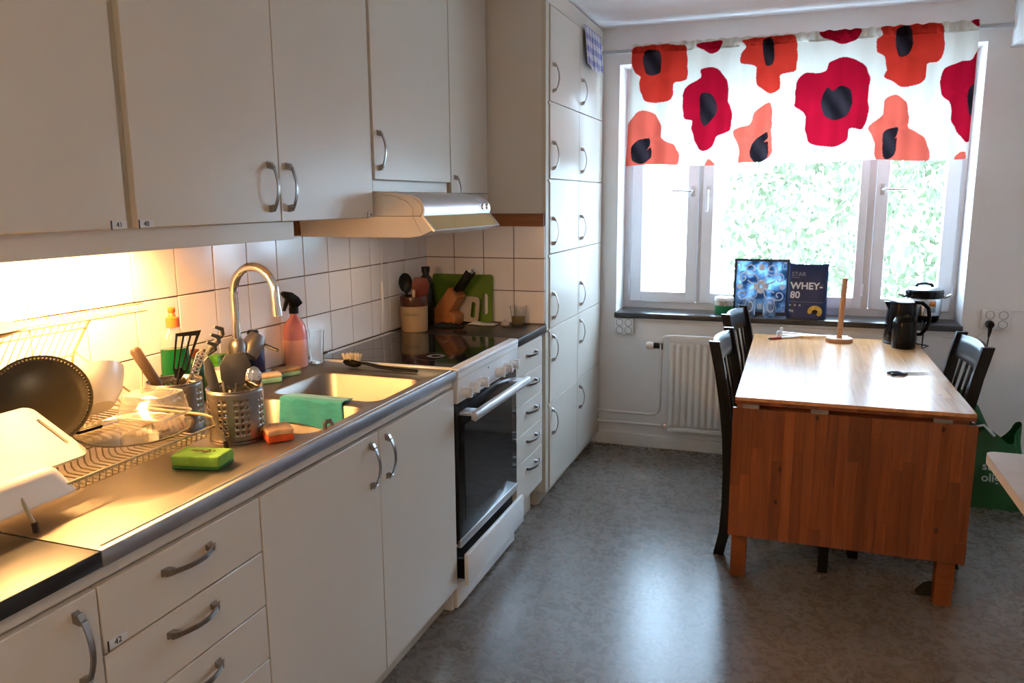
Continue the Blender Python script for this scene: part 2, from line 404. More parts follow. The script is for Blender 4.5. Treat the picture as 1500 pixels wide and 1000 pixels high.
# ceiling lamp at the near end of the kitchen, over the floor behind the photographer
cl_ = thing('ceiling_lamp', 'round white glass ceiling lamp at the near end of the kitchen', 'lamp', (1.75, -.75, CEIL))
obj('base_plate', MB().lathe([(0,0), (.09,0), (.09,-.02), (0,-.02)], (1.75, -.75, CEIL), 28), M['white'], cl_)
obj('glass_shade', MB().lathe([(.10,-.02), (.16,-.045), (.175,-.08), (.15,-.115), (.08,-.135), (0,-.14)], (1.75, -.75, CEIL), 36), emitmat('warm_shade', (1, .74, .47), 2.0), cl_)
pl_ = bpy.data.lights.new('ceiling_light', 'POINT'); pl_.energy = 12; pl_.color = (1, .70, .42); pl_.shadow_soft_size = .15
po_ = bpy.data.objects.new('ceiling_light', pl_); COL.objects.link(po_); po_.parent = cl_; po_.location = (0, 0, -.32)
# ------------------------------------------------------------------ handles
def handle_mesh():
    b = MB(); n = 14; L = .066
    outer = [(.004+.028*math.sin(PI*(.06+.88*i/n))**.8, -L+2*L*i/n) for i in range(n+1)]
    inner = [(x-.004 if 0 < i < n else x-.002, z) for i, (x, z) in enumerate(outer)]
    for s in (-1, 1): pass
    # bow as a swept strip
    V = []
    for i in range(n+1):
        wd = .0048 if 2 <= i <= n-2 else .006
        (xo, zo), (xi, zi) = outer[i], inner[i]
        V += [(xo, -wd, zo), (xo, wd, zo), (xi, wd, zi), (xi, -wd, zi)]
    F = []
    for i in range(n):
        for k in range(4):
            a = 4*i+k; c = 4*i+(k+1) % 4; F.append((a, c, c+4, a+4))
    F += [(3,2,1,0), (4*n, 4*n+1, 4*n+2, 4*n+3)]
    b.add(V, F)
    for s in (-1, 1):   # wedge-shaped feet
        b.add([(0,-.007,s*.068), (0,.007,s*.068), (0,.006,s*.050), (0,-.006,s*.050), (.020,-.005,s*.054), (.020,.005,s*.054), (.015,.005,s*.046), (.015,-.005,s*.046)],
              [(0,1,2,3), (4,5,6,7), (0,1,5,4), (1,2,6,5), (2,3,7,6), (3,0,4,7)])
    return b.mesh('handle', M['handle'], ang=30)
HM = handle_mesh()
def door(parent, y0, y1, z0, z1, xf=.606, th=.018, hy=None, hz=None, horiz=False, name='door'):
    d = obj(name, MB().box(xf-th, xf, y0+.0018, y1-.0018, z0+.0018, z1-.0018, bev=.0014, seg=1), M['cab'], parent)
    if hy is not None:
        inst('handle', HM, d, (xf, hy, hz), (PI/2, 0, 0) if horiz else (0, 0, 0))
    return d
labm = mat('label_strip', (.72,.72,.74), .4); labk = mat('label_black', (.01,.01,.01), .5)
def number_label(d, s, y, z, xf, w=.042, h=.016):
    lp = obj('number_label', bx(xf, xf+.0012, y, y+w, z, z+h), labm, d, smooth=False)
    obj('label_edge', bx(xf+.001, xf+.0022, y-.001, y+.0015, z-.002, z+h+.001), labk, lp, smooth=False)
    if s:
        me = text_mesh(s, .016, labk)
        inst('lettering', me, lp, (xf+.0016, y+.013, z+.0025), (PI/2, 0, PI/2))

# ------------------------------------------------------------------ base units
def carcass(name, label, y0, y1, z0=.09, z1=.868, xf=.586, open_top=False):
    t = thing(name, label, 'cabinet', (.30, (y0+y1)/2, 0))
    b = MB()
    if open_top:
        b.box(0, xf, y0, y0+.018, z0, z1); b.box(0, xf, y1-.018, y1, z0, z1); b.box(0, xf, y0+.018, y1-.018, z0, z0+.018); b.box(0, .012, y0+.018, y1-.018, z0+.018, z1)
    else: b.box(.0, xf, y0, y1, z0, z1)
    obj('body', b, M['cab'], t, smooth=False)
    obj('plinth', bx(.03, .545, y0, y1, 0, z0), M['cabedge'], t, smooth=False)
    obj('top_rail', bx(xf, .6, y0, y1, .842, z1), M['cab'], t, smooth=False)
    return t
c0 = carcass('base_cabinet', 'white base cabinet with one handled door under the black worktop beside the draining board', .42, .918)
door(c0, .42, .918, .10, .836, hy=.872, hz=.748)
c1 = carcass('drawer_cabinet', 'white drawer cabinet under the steel draining board, numbered 42', .918, 1.349)
zs = [.836, .709, .580, .451, .322, .10]
for k in range(5):
    d = door(c1, .918, 1.349, zs[k+1], zs[k], hy=1.125, hz=zs[k]-.042, horiz=True, name='drawer')
    if k == 0: number_label(d, '42', .927, .7145, .606)
c2 = carcass('sink_cabinet', 'white two-door base cabinet under the steel sink', 1.349, 2.401, open_top=True)
door(c2, 1.349, 1.876, .10, .836, hy=1.828, hz=.748); door(c2, 1.876, 2.401, .10, .836, hy=1.918, hz=.748)
c3 = carcass('drawer_cabinet', 'narrow white drawer cabinet between the stove and the tall cabinet', 3.045, 3.415, z0=.14, z1=.862)
zs = [.852, .722, .596, .464, .336, .15]
for k in range(5):
    d = door(c3, 3.045, 3.415, zs[k+1], zs[k], hy=3.245, hz=zs[k]-.05, horiz=True, name='drawer')
    if k: number_label(d, '', 3.368, zs[k]-.075, .606, w=.03, h=.018)
# black worktops
t = obj('worktop', MB().box(0, XF, .20, .9235, .870, CT, bev=.003), M['blacktop'], base=(.3, .56, .870))
tag(t, 'black laminate worktop butting against the steel draining board', 'worktop')
t = obj('worktop', MB().box(.012, XF, 3.042, YT-.012, .864, CT, bev=.003), M['blacktop'], base=(.3, 3.25, .864))
tag(t, 'short black laminate worktop between the stove and the tall cabinet', 'worktop')

# steel sink worktop with two basins and drainer
def steel_top():
    b = bmesh.new()
    outer = [(0.010, .925), (XF, .925), (XF, 2.402), (0.010, 2.402)]
    big = rrect(.195, .572, 1.935, 2.25, .045, CT-.002); small = rrect(.225, .572, 1.60, 1.88, .045, CT-.002)
    E = []
    for L in ([(x, y, CT) for x, y in outer], [(p[0], p[1], CT) for p in big], [(p[0], p[1], CT) for p in small]):
        vs = [b.verts.new(p) for p in L]; E += [b.edges.new((vs[i], vs[(i+1) % len(vs)])) for i in range(len(vs))]
    bmesh.ops.triangle_fill(b, use_beauty=True, edges=E)
    m = MB(); m.join(b)
    for (x0, x1, y0, y1, dep) in ((.195, .572, 1.935, 2.25, .16), (.225, .572, 1.60, 1.88, .13)):
        m.loops([rrect(x0, x1, y0, y1, .045, CT), rrect(x0+.004, x1-.004, y0+.004, y1-.004, .044, CT-.005), rrect(x0+.010, x1-.010, y0+.010, y1-.010, .045, CT-dep*.85),
                 rrect(x0+.02, x1-.02, y0+.02, y1-.02, .05, CT-dep*.97), rrect(x0+.045, x1-.045, y0+.045, y1-.045, .05, CT-dep)])
    bmesh.ops.remove_doubles(m.bm, verts=m.bm.verts[:], dist=.0005)
    return m
stl = thing('sink_worktop', 'stainless steel worktop with draining board and two sink basins', 'sink', (.3, 1.66, .868))
obj('worktop_sheet', steel_top(), M['steel'], stl, ang=50)
obj('front_edge', MB().box(XF-.012, XF, .925, 2.402, .869, CT+.0005, bev=.002), M['steel_edge'], stl)
obj('raised_rim', MB().tube([(.60, .94, CT), (.60, 2.39, CT)], .0022, 6), M['steel'], stl)
obj('drain', MB().lathe([(.0, .003), (.018, .003), (.02, .002), (.036, .002), (.038, 0)], (.40, 1.75, CT-.13), 20), M['chrome'], stl)
obj('drain', MB().lathe([(.0, .003), (.018, .003), (.02, .002), (.036, .002), (.038, 0)], (.40, 2.09, CT-.16), 20), M['chrome'], stl)
obj('wall_upstand', bx(.011, .02, .925, 2.402, CT, CT+.012), M['steel'], stl, smooth=False)

# ------------------------------------------------------------------ stove
st = thing('stove', 'white freestanding electric stove with black glass hob and oven door', 'stove', (.3, 2.725, 0))
S0, S1 = 2.412, 3.036
obj('body', MB().box(.02, .592, S0, S1, .10, .885, bev=.002), M['white'], st)
obj('plinth', MB().box(.05, .578, S0, S1, 0, .10), M['white'], st, smooth=False)
tb = MB(); tb.box(.02, XF+.004, S0-.004, S1+.004, .885, CT+.004, bev=.006)
hob = obj('hob_frame', tb, M['white'], st)
obj('hob_glass', MB().box(.055, .588, S0+.014, S1-.014, CT+.0035, CT+.0062, bev=.001, seg=1), M['blackglass'], hob)
ringm = mat('hob_ring', (.10,.095,.09), .25)
for cx, cy, r in ((.45, 2.575, .072), (.20, 2.565, .088), (.20, 2.87, .072), (.45, 2.87, .088)):
    obj('cooking_zone', MB().lathe([(r-.002, .0), (r-.002, .0003), (r, .0003), (r, 0)], (cx, cy, CT+.0062), 36), ringm, hob)
obj('smudge', MB().lathe([(.018, 0), (.018, .0003), (.034, .0003), (.034, 0)], (.455, 2.585, CT+.0063), 24), mat('hob_smudge', (.085,.07,.06), .5), hob)
pn = MB(); pn.prism([(.59, .778), (.612, .778), (XF+.003, .886), (.59, .886)], 'y', S0, S1, .002)
panel = obj('control_panel', pn, M['white'], st)
obj('panel_line', MB().box(.60, XF+.0035, S0, S1, .866, .868), M['cabedge'], panel, smooth=False)
knm = MB(); knm.lathe([(0, .026), (.012, .026), (.019, .008), (.021, 0)], seg=20, mtx=ROTY(PI/2)); knm.box(.004, .036, -.007, .007, -.019, .019, bev=.003)
KM = knm.mesh('knob', M['white'])
for k, y in enumerate((2.462, 2.535, 2.625, 2.80, 2.885, 2.965)):
    inst('knob', KM, panel, (.613, y, .812), (random.choice((0, 0, .5, -.3)), 0, 0))
obj('pilot_lamp', MB().lathe([(0, .003), (.004, .002), (.004, 0)], seg=10, mtx=TR(.616, 2.70, .85)@ROTY(PI/2)), M['black'], panel)
od = obj('oven_door', MB().box(.592, .612, S0+.004, S1-.004, .258, .774, bev=.002), M['ovenglass'], st)
obj('window', MB().box(.611, .6135, S0+.06, S1-.06, .33, .69, bev=.001, seg=1), mat('oven_window', (.020,.022,.024), .08), od)
obj('lower_trim', MB().box(.6, .616, S0+.004, S1-.004, .246, .276, bev=.002), M['alu'], od)
hb = MB(); hb.prism([(.655, .722), (.672, .716), (.680, .73), (.676, .748), (.66, .752)], 'y', S0+.02, S1-.01, .002)
obj('door_handle', hb, M['alu'], od)
for y in (S0+.055, S1-.06): obj('handle_bracket', MB().box(.61, .66, y-.035, y+.035, .734, .745, bev=.002), M['alu'], od)
obj('drawer_cavity', bx(.50, .594, S0+.012, S1-.012, .115, .242), M['black'], st, smooth=False)
sd = obj('storage_drawer', MB().box(.626, .642, S0+.006, S1-.002, .105, .224, bev=.002), M['white'], st)
obj('drawer_side', bx(.595, .63, S0+.014, S0+.03, .125, .20), M['black'], sd, smooth=False)
obj('kick_panel', MB().box(.578, .598, S0+.002, S1-.002, .012, .102, bev=.002), M['white'], st)

# ------------------------------------------------------------------ tall cabinet columns
ZT = [.075, .505, .870, 1.222, 1.566, 1.910, 2.322]
def tall(label, y0, y1, hy, side):
    t = thing('tall_cabinet', label, 'cabinet', (.3, (y0+y1)/2, 0))
    obj('body', bx(0, .586, y0, y1, .07, CEIL-.012), M['cab'] , t, smooth=False)
    obj('plinth', bx(.02, .56, y0, y1, 0, .07), M['cabedge'], t, smooth=False)
    for k in range(6):
        hz = ZT[k+1]-.10 if k < 2 else ZT[k]+.105
        door(t, y0+(.05 if side else .0), y1, ZT[k], ZT[k+1], xf=.612, hy=hy, hz=hz)
    obj('top_filler', bx(.586, .608, y0, y1, 2.324, CEIL-.012), M['cab'], t, smooth=False)
    if side:
        obj('side_strip', bx(.586, .606, y0, y0+.045, .07, CEIL-.02), M['cabedge'], t, smooth=False)
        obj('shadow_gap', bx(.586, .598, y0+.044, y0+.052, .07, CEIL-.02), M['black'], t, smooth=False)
        for k in range(1, 6): obj('door_hinge', bx(.604, .613, y0+.030, y0+.05, ZT[k]-.014, ZT[k]-.004), M['cab'], t, smooth=False)
    return t
ta = tall('tall white cabinet column of six handled doors next to the tiled corner', YT+.009, 4.033, 3.560, True)
tb_ = tall('tall white cabinet column of six handled doors with a tea towel, against the window wall', 4.033, 4.553, 4.075, False)
# ------------------------------------------------------------------ upper cabinets
UZ = 1.415; UX = .33
def upper(label, y0, y1, z0, x1=.312):
    t = thing('wall_cabinet', label, 'cabinet', (.16, (y0+y1)/2, z0))
    obj('body', bx(0, x1, y0, y1, z0, CEIL-.005), M['cabedge'], t, smooth=False)
    return t
u1 = upper('white wall cabinet numbered 41 above the dish rack', .82, 1.340, UZ)
d = door(u1, .82, 1.327, UZ, CEIL-.03, xf=UX); number_label(d, '41', 1.282, 1.417, UX)
u2 = upper('white two-door wall cabinet numbered 40 above the sink', 1.340, 2.392, UZ)
d = door(u2, 1.353, 1.871, UZ, CEIL-.03, xf=UX, hy=1.824, hz=1.510); number_label(d, '40', 1.357, 1.417, UX)
d = door(u2, 1.871, 2.386, UZ, CEIL-.03, xf=UX, hy=1.908, hz=1.510); number_label(d, '39', 2.343, 1.417, UX, w=.04)
u3 = upper('white wall cabinet with one door above the extractor hood', 2.394, 3.034, 1.503)
door(u3, 2.401, 3.034, 1.542, CEIL-.03, xf=UX, hy=2.432, hz=1.640)
obj('bottom_filler', MB().box(.29, .322, 2.40, 3.01, 1.503, 1.538), M['cab'], u3, smooth=False)
u4 = upper('narrow white wall cabinet between the extractor hood and the tall cabinet', 3.036, YT-.002, 1.412)
door(u4, 3.038, YT-.006, 1.50, CEIL-.03, xf=UX, hy=3.075, hz=1.508)
obj('lower_door_edge', bx(.31, .33, 3.04, YT-.006, 1.412, 1.499), M['cab'], u4, smooth=False)
val = obj('light_valance', MB().box(.285, .302, .60, 1.965, 1.363, UZ-.001, bev=.001, seg=1), M['cab'], base=(.29, 1.28, 1.363))
tag(val, 'plain pale pelmet board hiding the lamp under the wall cabinets', 'pelmet')
# under-cabinet lamp: housing, glowing tube and its light
lamp = thing('cabinet_lamp', 'warm strip lamp under the wall cabinets behind the pelmet', 'lamp', (.15, 1.2, UZ))
obj('housing', MB().box(.06, .16, .70, 1.62, 1.396, UZ-.0015, bev=.003), M['whiteplastic'], lamp)
obj('lamp_tube', MB().tube([(.11, .72, 1.385), (.11, 1.60, 1.385)], .011, 10), emitmat('warm_tube', (1, .58, .22), 8), lamp)
LAMPW = 18
al = bpy.data.lights.new('lamp_light', 'AREA'); al.shape = 'RECTANGLE'; al.size = .05; al.size_y = .86; al.energy = LAMPW; al.color = (1, .53, .18)
lo = bpy.data.objects.new('lamp_light', al); COL.objects.link(lo); lo.parent = lamp; lo.location = Vector((.11, 1.16, 1.372))-ORG[lamp]

# extractor hood ----------------------------------------------------
hd = thing('extractor_hood', 'pale extractor hood with silver front and fold-out glass visor above the stove', 'hood', (.25, 2.72, 1.35))
H0, H1 = 2.412, 3.026
prof = [(.018, 1.347), (.45, 1.348), (.485, 1.353), (.51, 1.362), (.533, 1.372), (.512, 1.396), (.491, 1.419), (.014, 1.419)]
obj('lower_shell', MB().prism(prof, 'y', H0, H1), M['hood'], hd, smooth=False)
prof = [(.312, 1.421), (.491, 1.421), (.500, 1.438), (.497, 1.455), (.480, 1.473), (.452, 1.487), (.40, 1.497), (.345, 1.501), (.312, 1.501)]
obj('upper_shell', MB().prism(prof, 'y', H0, H1), M['hood'], hd, ang=30)
obj('upper_core', bx(.02, .31, H0+.01, H1, 1.42, 1.501), M['hood'], hd, smooth=False)
fp = [(.492, 1.4205), (.503, 1.4205), (.507, 1.438), (.504, 1.457), (.487, 1.478), (.455, 1.493), (.452, 1.488), (.480, 1.474), (.498, 1.455), (.501, 1.438)]
obj('front_strip', MB().prism(fp, 'y', H0+.004, H1), M['alu'], hd, ang=35)
vg = obj('glass_visor', MB().prism([(.497, 1.4185), (.500, 1.4195), (.541, 1.3725), (.538, 1.3705)], 'y', H0+.004, H1+.004), mat('warm_glow_visor', (.58,.39,.15), .25, 0, spec=.4), hd, smooth=False)  # warm hood-lamp glow through the glass is put into the golden base colour
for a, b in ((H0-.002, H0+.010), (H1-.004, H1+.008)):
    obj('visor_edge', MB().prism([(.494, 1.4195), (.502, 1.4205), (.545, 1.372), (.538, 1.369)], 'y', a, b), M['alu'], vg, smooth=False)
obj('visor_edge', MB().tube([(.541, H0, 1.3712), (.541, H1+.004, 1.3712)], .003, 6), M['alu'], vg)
btn = MB(); btn.lathe([(0, .008), (.010, .008), (.012, 0)], seg=16, mtx=ROTY(PI/2)); BM_ = btn.mesh('button', M['chrome'])
sw = obj('switch_plate', MB().prism([(x+.0012, z) for x, z in fp[:5]]+[(.487, 1.476), (.498, 1.44)], 'y', H1-.115, H1-.012), M['alu'], hd, smooth=False)
for y in (H1-.085, H1-.04): inst('button', BM_, sw, (.506, y, 1.446))
obj('side_seam', MB().tube([(.345, H0-.0005, 1.494), (.40, H0-.0005, 1.486), (.44, H0-.0005, 1.47), (.462, H0-.0005, 1.452), (.466, H0-.0005, 1.44), (.463, H0-.0005, 1.42), (.49, H0-.0005, 1.372), (.497, H0-.0005, 1.362)], .0011, 5), M['cabedge'], hd)
obj('hood_cord', MB().tube([(.012, 3.005, 1.346), (.016, 3.0, 1.25), (.013, 2.99, 1.13)], .002, 6), M['whiteplastic'], hd)
obj('cord_sleeve', MB().tube([(.015, 2.99, 1.13), (.019, 2.985, 1.02), (.014, 2.975, .91)], .0055, 8), M['whiteplastic'], hd)
hlamp = bpy.data.lights.new('hood_light', 'AREA'); hlamp.shape = 'RECTANGLE'; hlamp.size = .05; hlamp.size_y = .12; hlamp.energy = .3; hlamp.color = (1, .7, .38)
ho = bpy.data.objects.new('hood_light', hlamp); COL.objects.link(ho); ho.parent = hd; ho.location = Vector((.3, 2.72, 1.344))-ORG[hd]

# ------------------------------------------------------------------ curtain with poppies
YC = 4.492
rod = thing('curtain_rod', 'thin grey curtain rod above the window', 'curtain rod', (1.64, YC, 2.27))
obj('rod', MB().tube([(.614, YC, 2.272), (2.614, YC, 2.272)], .011, 12), mat('rod_grey', (.45,.44,.43), .4, .3), rod)
for x in (.606, 2.606): obj('bracket', MB().lathe([(.022, 0), (.022, .008)], seg=16, mtx=TR(x, YC, 2.272)@ROTY(PI/2)), M['whiteplastic'], rod)
POP = [  # (outline, colour, dark centre) in the print's own drawing units
 ('o', [(160,120),(325,108),(345,150),(343,225),(298,238),(290,290),(245,308),(195,298),(178,245),(185,215),(162,200)], [(195,140),(215,125),(250,130),(258,165),(252,205),(225,213),(203,205),(193,170)]),
 ('r', [(380,105),(462,95),(455,125),(425,138),(395,125)], None),
 ('o', [(538,92),(700,75),(720,100),(718,195),(665,210),(662,258),(630,272),(590,255),(578,225),(582,185),(530,170),(530,140),(548,115)], [(605,95),(635,85),(643,120),(640,170),(615,178),(605,140)]),
 ('r', [(335,260),(390,225),(392,195),(425,183),(460,200),(485,240),(483,300),(498,340),(490,400),(445,420),(430,455),(400,472),(380,460),(360,400),(362,370),(330,355)], [(392,280),(425,275),(445,310),(440,350),(405,385),(390,360)]),
 ('c', [(135,400),(165,345),(195,332),(240,350),(257,390),(255,430),(300,450),(318,490),(300,525),(200,530),(130,525)], [(150,460),(175,435),(215,428),(218,450),(205,470),(222,460),(222,495),(190,515),(155,505)]),
 ('c', [(505,400),(560,380),(575,340),(630,305),(634,400),(632,480),(600,505),(560,515),(520,525),(522,460),(508,430)], [(565,450),(615,405),(620,425),(605,440),(620,440),(618,495),(580,512),(560,490)]),
 ('r', [(715,300),(718,240),(750,205),(815,200),(835,165),(890,150),(945,170),(970,220),(965,280),(965,340),(945,395),(900,395),(895,430),(860,455),(800,455),(760,440),(748,390),(750,350),(715,320)], [(805,290),(825,255),(845,265),(870,250),(905,262),(910,310),(890,350),(850,367),(815,350),(803,315)]),
 ('r', [(800,65),(938,52),(925,90),(880,105),(830,92)], None),
 ('o', [(1008,50),(1040,42),(1205,30),(1225,65),(1225,125),(1205,165),(1165,175),(1160,225),(1125,248),(1070,247),(1020,220),(1025,195),(1018,150),(992,130),(995,90),(1015,75)], [(1062,60),(1090,42),(1112,50),(1118,100),(1105,140),(1070,147),(1058,105)]),
 ('c', [(965,390),(1012,350),(1018,300),(1055,280),(1095,300),(1103,360),(1105,395),(1150,420),(1168,460),(1160,510),(1000,515),(985,440)], [(1015,410),(1065,388),(1068,405),(1055,430),(1065,425),(1058,480),(1030,500),(1012,490)]),
 ('r', [(1210,240),(1225,190),(1280,165),(1318,160),(1335,135),(1345,135),(1345,340),(1312,437),(1280,425),(1250,370),(1250,310),(1215,280)], [(1310,260),(1333,235),(1340,240),(1330,320),(1312,350),(1305,300)]),
 ('r', [(1310,15),(1345,10),(1345,45),(1325,40)], None),
 ('p', [(640,440),(665,436),(682,470),(675,505),(650,512)], None), ('p', [(785,500),(815,494),(830,520),(790,522)], None), ('p', [(855,490),(880,482),(895,505),(870,510)], None),
 ('c', [(405,515),(418,497),(437,515),(430,530),(405,530)], None), ('c', [(1262,490),(1280,475),(1297,478),(1296,500),(1262,500)], None)]
def smooth_poly(pts, n=5):
    P = np.array(pts, float); N = len(P); out = []
    for i in range(N):
        a, b, c, d = P[i-1], P[i], P[(i+1) % N], P[(i+2) % N]
        for k in range(n):
            t = k/n
            out.append(.5*((2*b)+(c-a)*t+(2*a-5*b+4*c-d)*t*t+(3*b-a-3*c+d)*t**3)*.8 + .2*(b+(c-b)*t))
    return np.array(out)
def inside(poly, X, Y):
    r = np.zeros(X.shape, bool); n = len(poly); j = n-1
    for i in range(n):
        xi, yi = poly[i]; xj, yj = poly[j]
        c = ((yi > Y) != (yj > Y)) & (X < (xj-xi)*(Y-yi)/(yj-yi+1e-12)+xi)
        r ^= c; j = i
    return r
NU, NV = 640, 240
cx0, cx1, cz0, cz1 = .762, 2.462, 1.655, 2.302
U, V = np.meshgrid(np.linspace(0, 1, NU+1), np.linspace(0, 1, NV+1), indexing='ij')
Xc = cx0+(cx1-cx0)*U + .028*(1-U)*V; 
Zc = cz0+(cz1-cz0)*V + .006*np.sin(U*19)*(1-V) + .003*np.sin(U*160)*(V > .97)
folds = .021*np.sin(U*47+.8*np.sin(U*9)) + .010*np.sin(U*101+1.3) + .006*np.sin(U*23)
Yc = YC - .012 + folds*(.35+.65*(1-V)) - .012*(V > .93)*0
# gathered header around the rod
Yc = np.where(V > .93, YC-.0185+.004*np.sin(U*260), Yc)
colr = np.ones((NU+1, NV+1, 3))*np.array([.70,.67,.60])
rng = np.random.default_rng(3)
wob = .0016*np.sin(Xc*70+Zc*35)+.0012*np.sin(Zc*90-Xc*40)
SW = {'o': (.52,.030,.018), 'r': (.34,.004,.018), 'c': (.60,.095,.062), 'p': (.70,.46,.40)}
for kind, out, cen in POP:
    def conv(L): return smooth_poly([(lambda q: (q.x, q.z))(PY(860+a/2.344, 20+b/2.344, YC)) for a, b in L])
    po = conv(out); ins = inside(po, Xc+wob, Zc+wob)
    c = np.array(SW[kind]); cm = po.mean(0)
    petal = .95+.06*np.sin(np.arctan2(Zc-cm[1], Xc-cm[0])*4+1)
    colr[ins] = np.clip(c[None, :]*petal[ins][:, None], 0, 1)
    if cen:
        pc = conv(cen); k = inside(pc, Xc+wob*.5, Zc-wob*.5)
        colr[k] = np.array([.018,.014,.018])*(1+.5*np.sin(Xc[k]*60+Zc[k]*40))[:, None]
verts = np.stack([Xc, Yc, Zc], -1).reshape(-1, 3)
idx = np.arange((NU+1)*(NV+1)).reshape(NU+1, NV+1)
faces = np.stack([idx[:-1, :-1], idx[1:, :-1], idx[1:, 1:], idx[:-1, 1:]], -1).reshape(-1, 4)
me = bpy.data.meshes.new('curtain'); me.from_pydata((verts-np.array([1.61, YC, 1.655])).tolist(), [], faces.tolist())
ca = me.color_attributes.new('print', 'FLOAT_COLOR', 'POINT')
ca.data.foreach_set('color', np.concatenate([colr.reshape(-1, 3), np.ones((colr.size//3, 1))], 1).astype(np.float32).ravel())
me.shade_smooth()
m, nt, b = _nt('poppy_cotton'); nt.nodes.remove(b); at = nt.nodes.new('ShaderNodeAttribute'); at.attribute_name = 'print'
df = nt.nodes.new('ShaderNodeBsdfDiffuse'); tl = nt.nodes.new('ShaderNodeBsdfTranslucent'); mx = nt.nodes.new('ShaderNodeMixShader'); mx.inputs[0].default_value = .34
for n in (df, tl): nt.links.new(at.outputs['Color'], n.inputs[0])
nt.links.new(df.outputs[0], mx.inputs[1]); nt.links.new(tl.outputs[0], mx.inputs[2]); nt.links.new(mx.outputs[0], nt.nodes['Material Output'].inputs[0])
me.materials.append(m)
cu = bpy.data.objects.new('curtain', me); COL.objects.link(cu); cu.location = (1.61, YC, 1.655)
tag(cu, 'short white curtain printed with large red poppies across the window', 'curtain')

# ------------------------------------------------------------------ radiator
ra = thing('radiator', 'white panel radiator with vertical grooves under the window', 'radiator', (1.7, YB-.07, 0))
R0, R1, RZ0, RZ1, RYF = 1.040, 2.30, .135, .705, YB-.095
def radp(u, v):
    x = R0+(R1-R0)*u; ph = (x-R0)/.0375
    g = .5-.5*math.cos(2*PI*ph); g = g**.8
    e = min(1, min(v, 1-v)/.05)
    return (x, RYF + .010*(1-g)*e, RZ0+.03+(RZ1-RZ0-.075)*v)
obj('front_panel', MB().grid(radp, 33*8, 24), M['radiator'], ra, ang=80, thick=.003)
rb = MB(); rb.box(R0, R1, RYF-.002, RYF+.012, RZ1-.045, RZ1, bev=.004); rb.box(R0, R1, RYF-.002, RYF+.012, RZ0, RZ0+.03, bev=.004); rb.box(R0, R1, RYF+.012, RYF+.02, RZ0, RZ1)
obj('panel_frame', rb, M['radiator'], ra)
obj('back_panel', bx(R0, R1, YB-.045, YB-.03, RZ0, RZ1), M['radiator'], ra, smooth=False)
obj('wall_bracket', bx(1.2, 1.24, YB-.03, YB, .25, .6), M['radiator'], ra, smooth=False); obj('wall_bracket', bx(2.1, 2.14, YB-.03, YB, .25, .6), M['radiator'], ra, smooth=False)
py = YB-.07
def arc(pts): return pts
obj('supply_pipe', MB().tube([(.617, py, .222), (.93, py, .222), (.962, py, .228), (.982, py, .245), (.988, py, .275), (.990, py, .62), (.992, py, .665), (1.003, py, .688), (1.02, py, .694), (1.045, py, .694)], .0085, 10), M['radiator'], ra)
obj('return_pipe', MB().tube([(.617, py, .158), (1.045, py, .158)], .0085, 10), M['radiator'], ra)
obj('valve_body', MB().lathe([(.012, -.02), (.014, -.018), (.014, .018), (.012, .02)], (.990, py, .635), 14), M['chrome'], ra)
obj('valve_collar', MB().lathe([(.017, 0), (.017, .03)], seg=16, mtx=TR(.976, py, .635)@ROTY(-PI/2)), M['black'], ra)
obj('thermostat_knob', MB().lathe([(.020, 0), (.024, .006), (.024, .03), (.020, .042), (.0, .046)], seg=18, mtx=TR(.946, py, .635)@ROTY(-PI/2)), M['whiteplastic'], ra)
obj('return_valve', MB().box(1.0, 1.03, py-.011, py+.011, .145, .172, bev=.003), M['chrome'], ra)

# ------------------------------------------------------------------ sockets
def socket_block(label, x0, x1, z0, z1):
    t = thing('wall_socket', label, 'socket', ((x0+x1)/2, YB, z0))
    obj('housing', MB().box(x0, x1, YB-.030, YB, z0, z1, bev=.006), M['white'], t)
    cx, cz = (x0+x1)/2, (z0+z1)/2; dx = (x1-x0)*.235; dz = (z1-z0)*.235
    for sx in (-1, 1):
        for sz in (1, -1):
            mtx = TR(cx+sx*dx, YB-.0302, cz+sz*dz)@ROTX(PI/2)
            o = obj('outlet', MB().lathe([(.0215, 0), (.0215, .0025), (.019, .0025), (.0185, -.004), (0, -.004)], seg=24, mtx=mtx), mat('outlet_grey', (.26,.25,.24), .5) if 'outlet_grey' not in bpy.data.materials else bpy.data.materials['outlet_grey'], t)
            for q in (-1, 1): obj('pin_hole', MB().lathe([(.003, .0), (.003, .0005), (0, .0005)], seg=8, mtx=TR(cx+sx*dx+q*.0085, YB-.0265, cz+sz*dz)@ROTX(PI/2)), M['black'], o)
    return cx-dx, cz-dz
socket_block('white four-way wall socket with nothing plugged in, under the window sill', .704, .816, .685, .781)
sx_, sz_ = socket_block('white four-way wall socket with a black plug beside the window', 2.605, 2.733, .806, .906)
pl = thing('power_plug', 'black plug with its cord hanging from the wall socket', 'plug', (sx_, YB-.035, sz_))
obj('plug', MB().lathe([(.019, 0), (.021, .006), (.020, .022), (.014, .034), (0, .036)], seg=18, mtx=TR(sx_, YB-.033, sz_)@ROTX(PI/2)), M['black'], pl)
obj('strain_relief', MB().tube([(sx_, YB-.058, sz_), (sx_, YB-.06, sz_-.03), (sx_-.002, YB-.055, sz_-.062)], .008, 8, radii=[.011,.009,.005]), M['black'], pl)
obj('cord', MB().tube([(sx_-.002, YB-.055, sz_-.06), (sx_-.006, YB-.05, .68), (sx_-.03, YB-.05, .45), (sx_-.12, YB-.05, .2), (sx_-.2, YB-.06, .02)], .0035, 6), M['black'], pl)
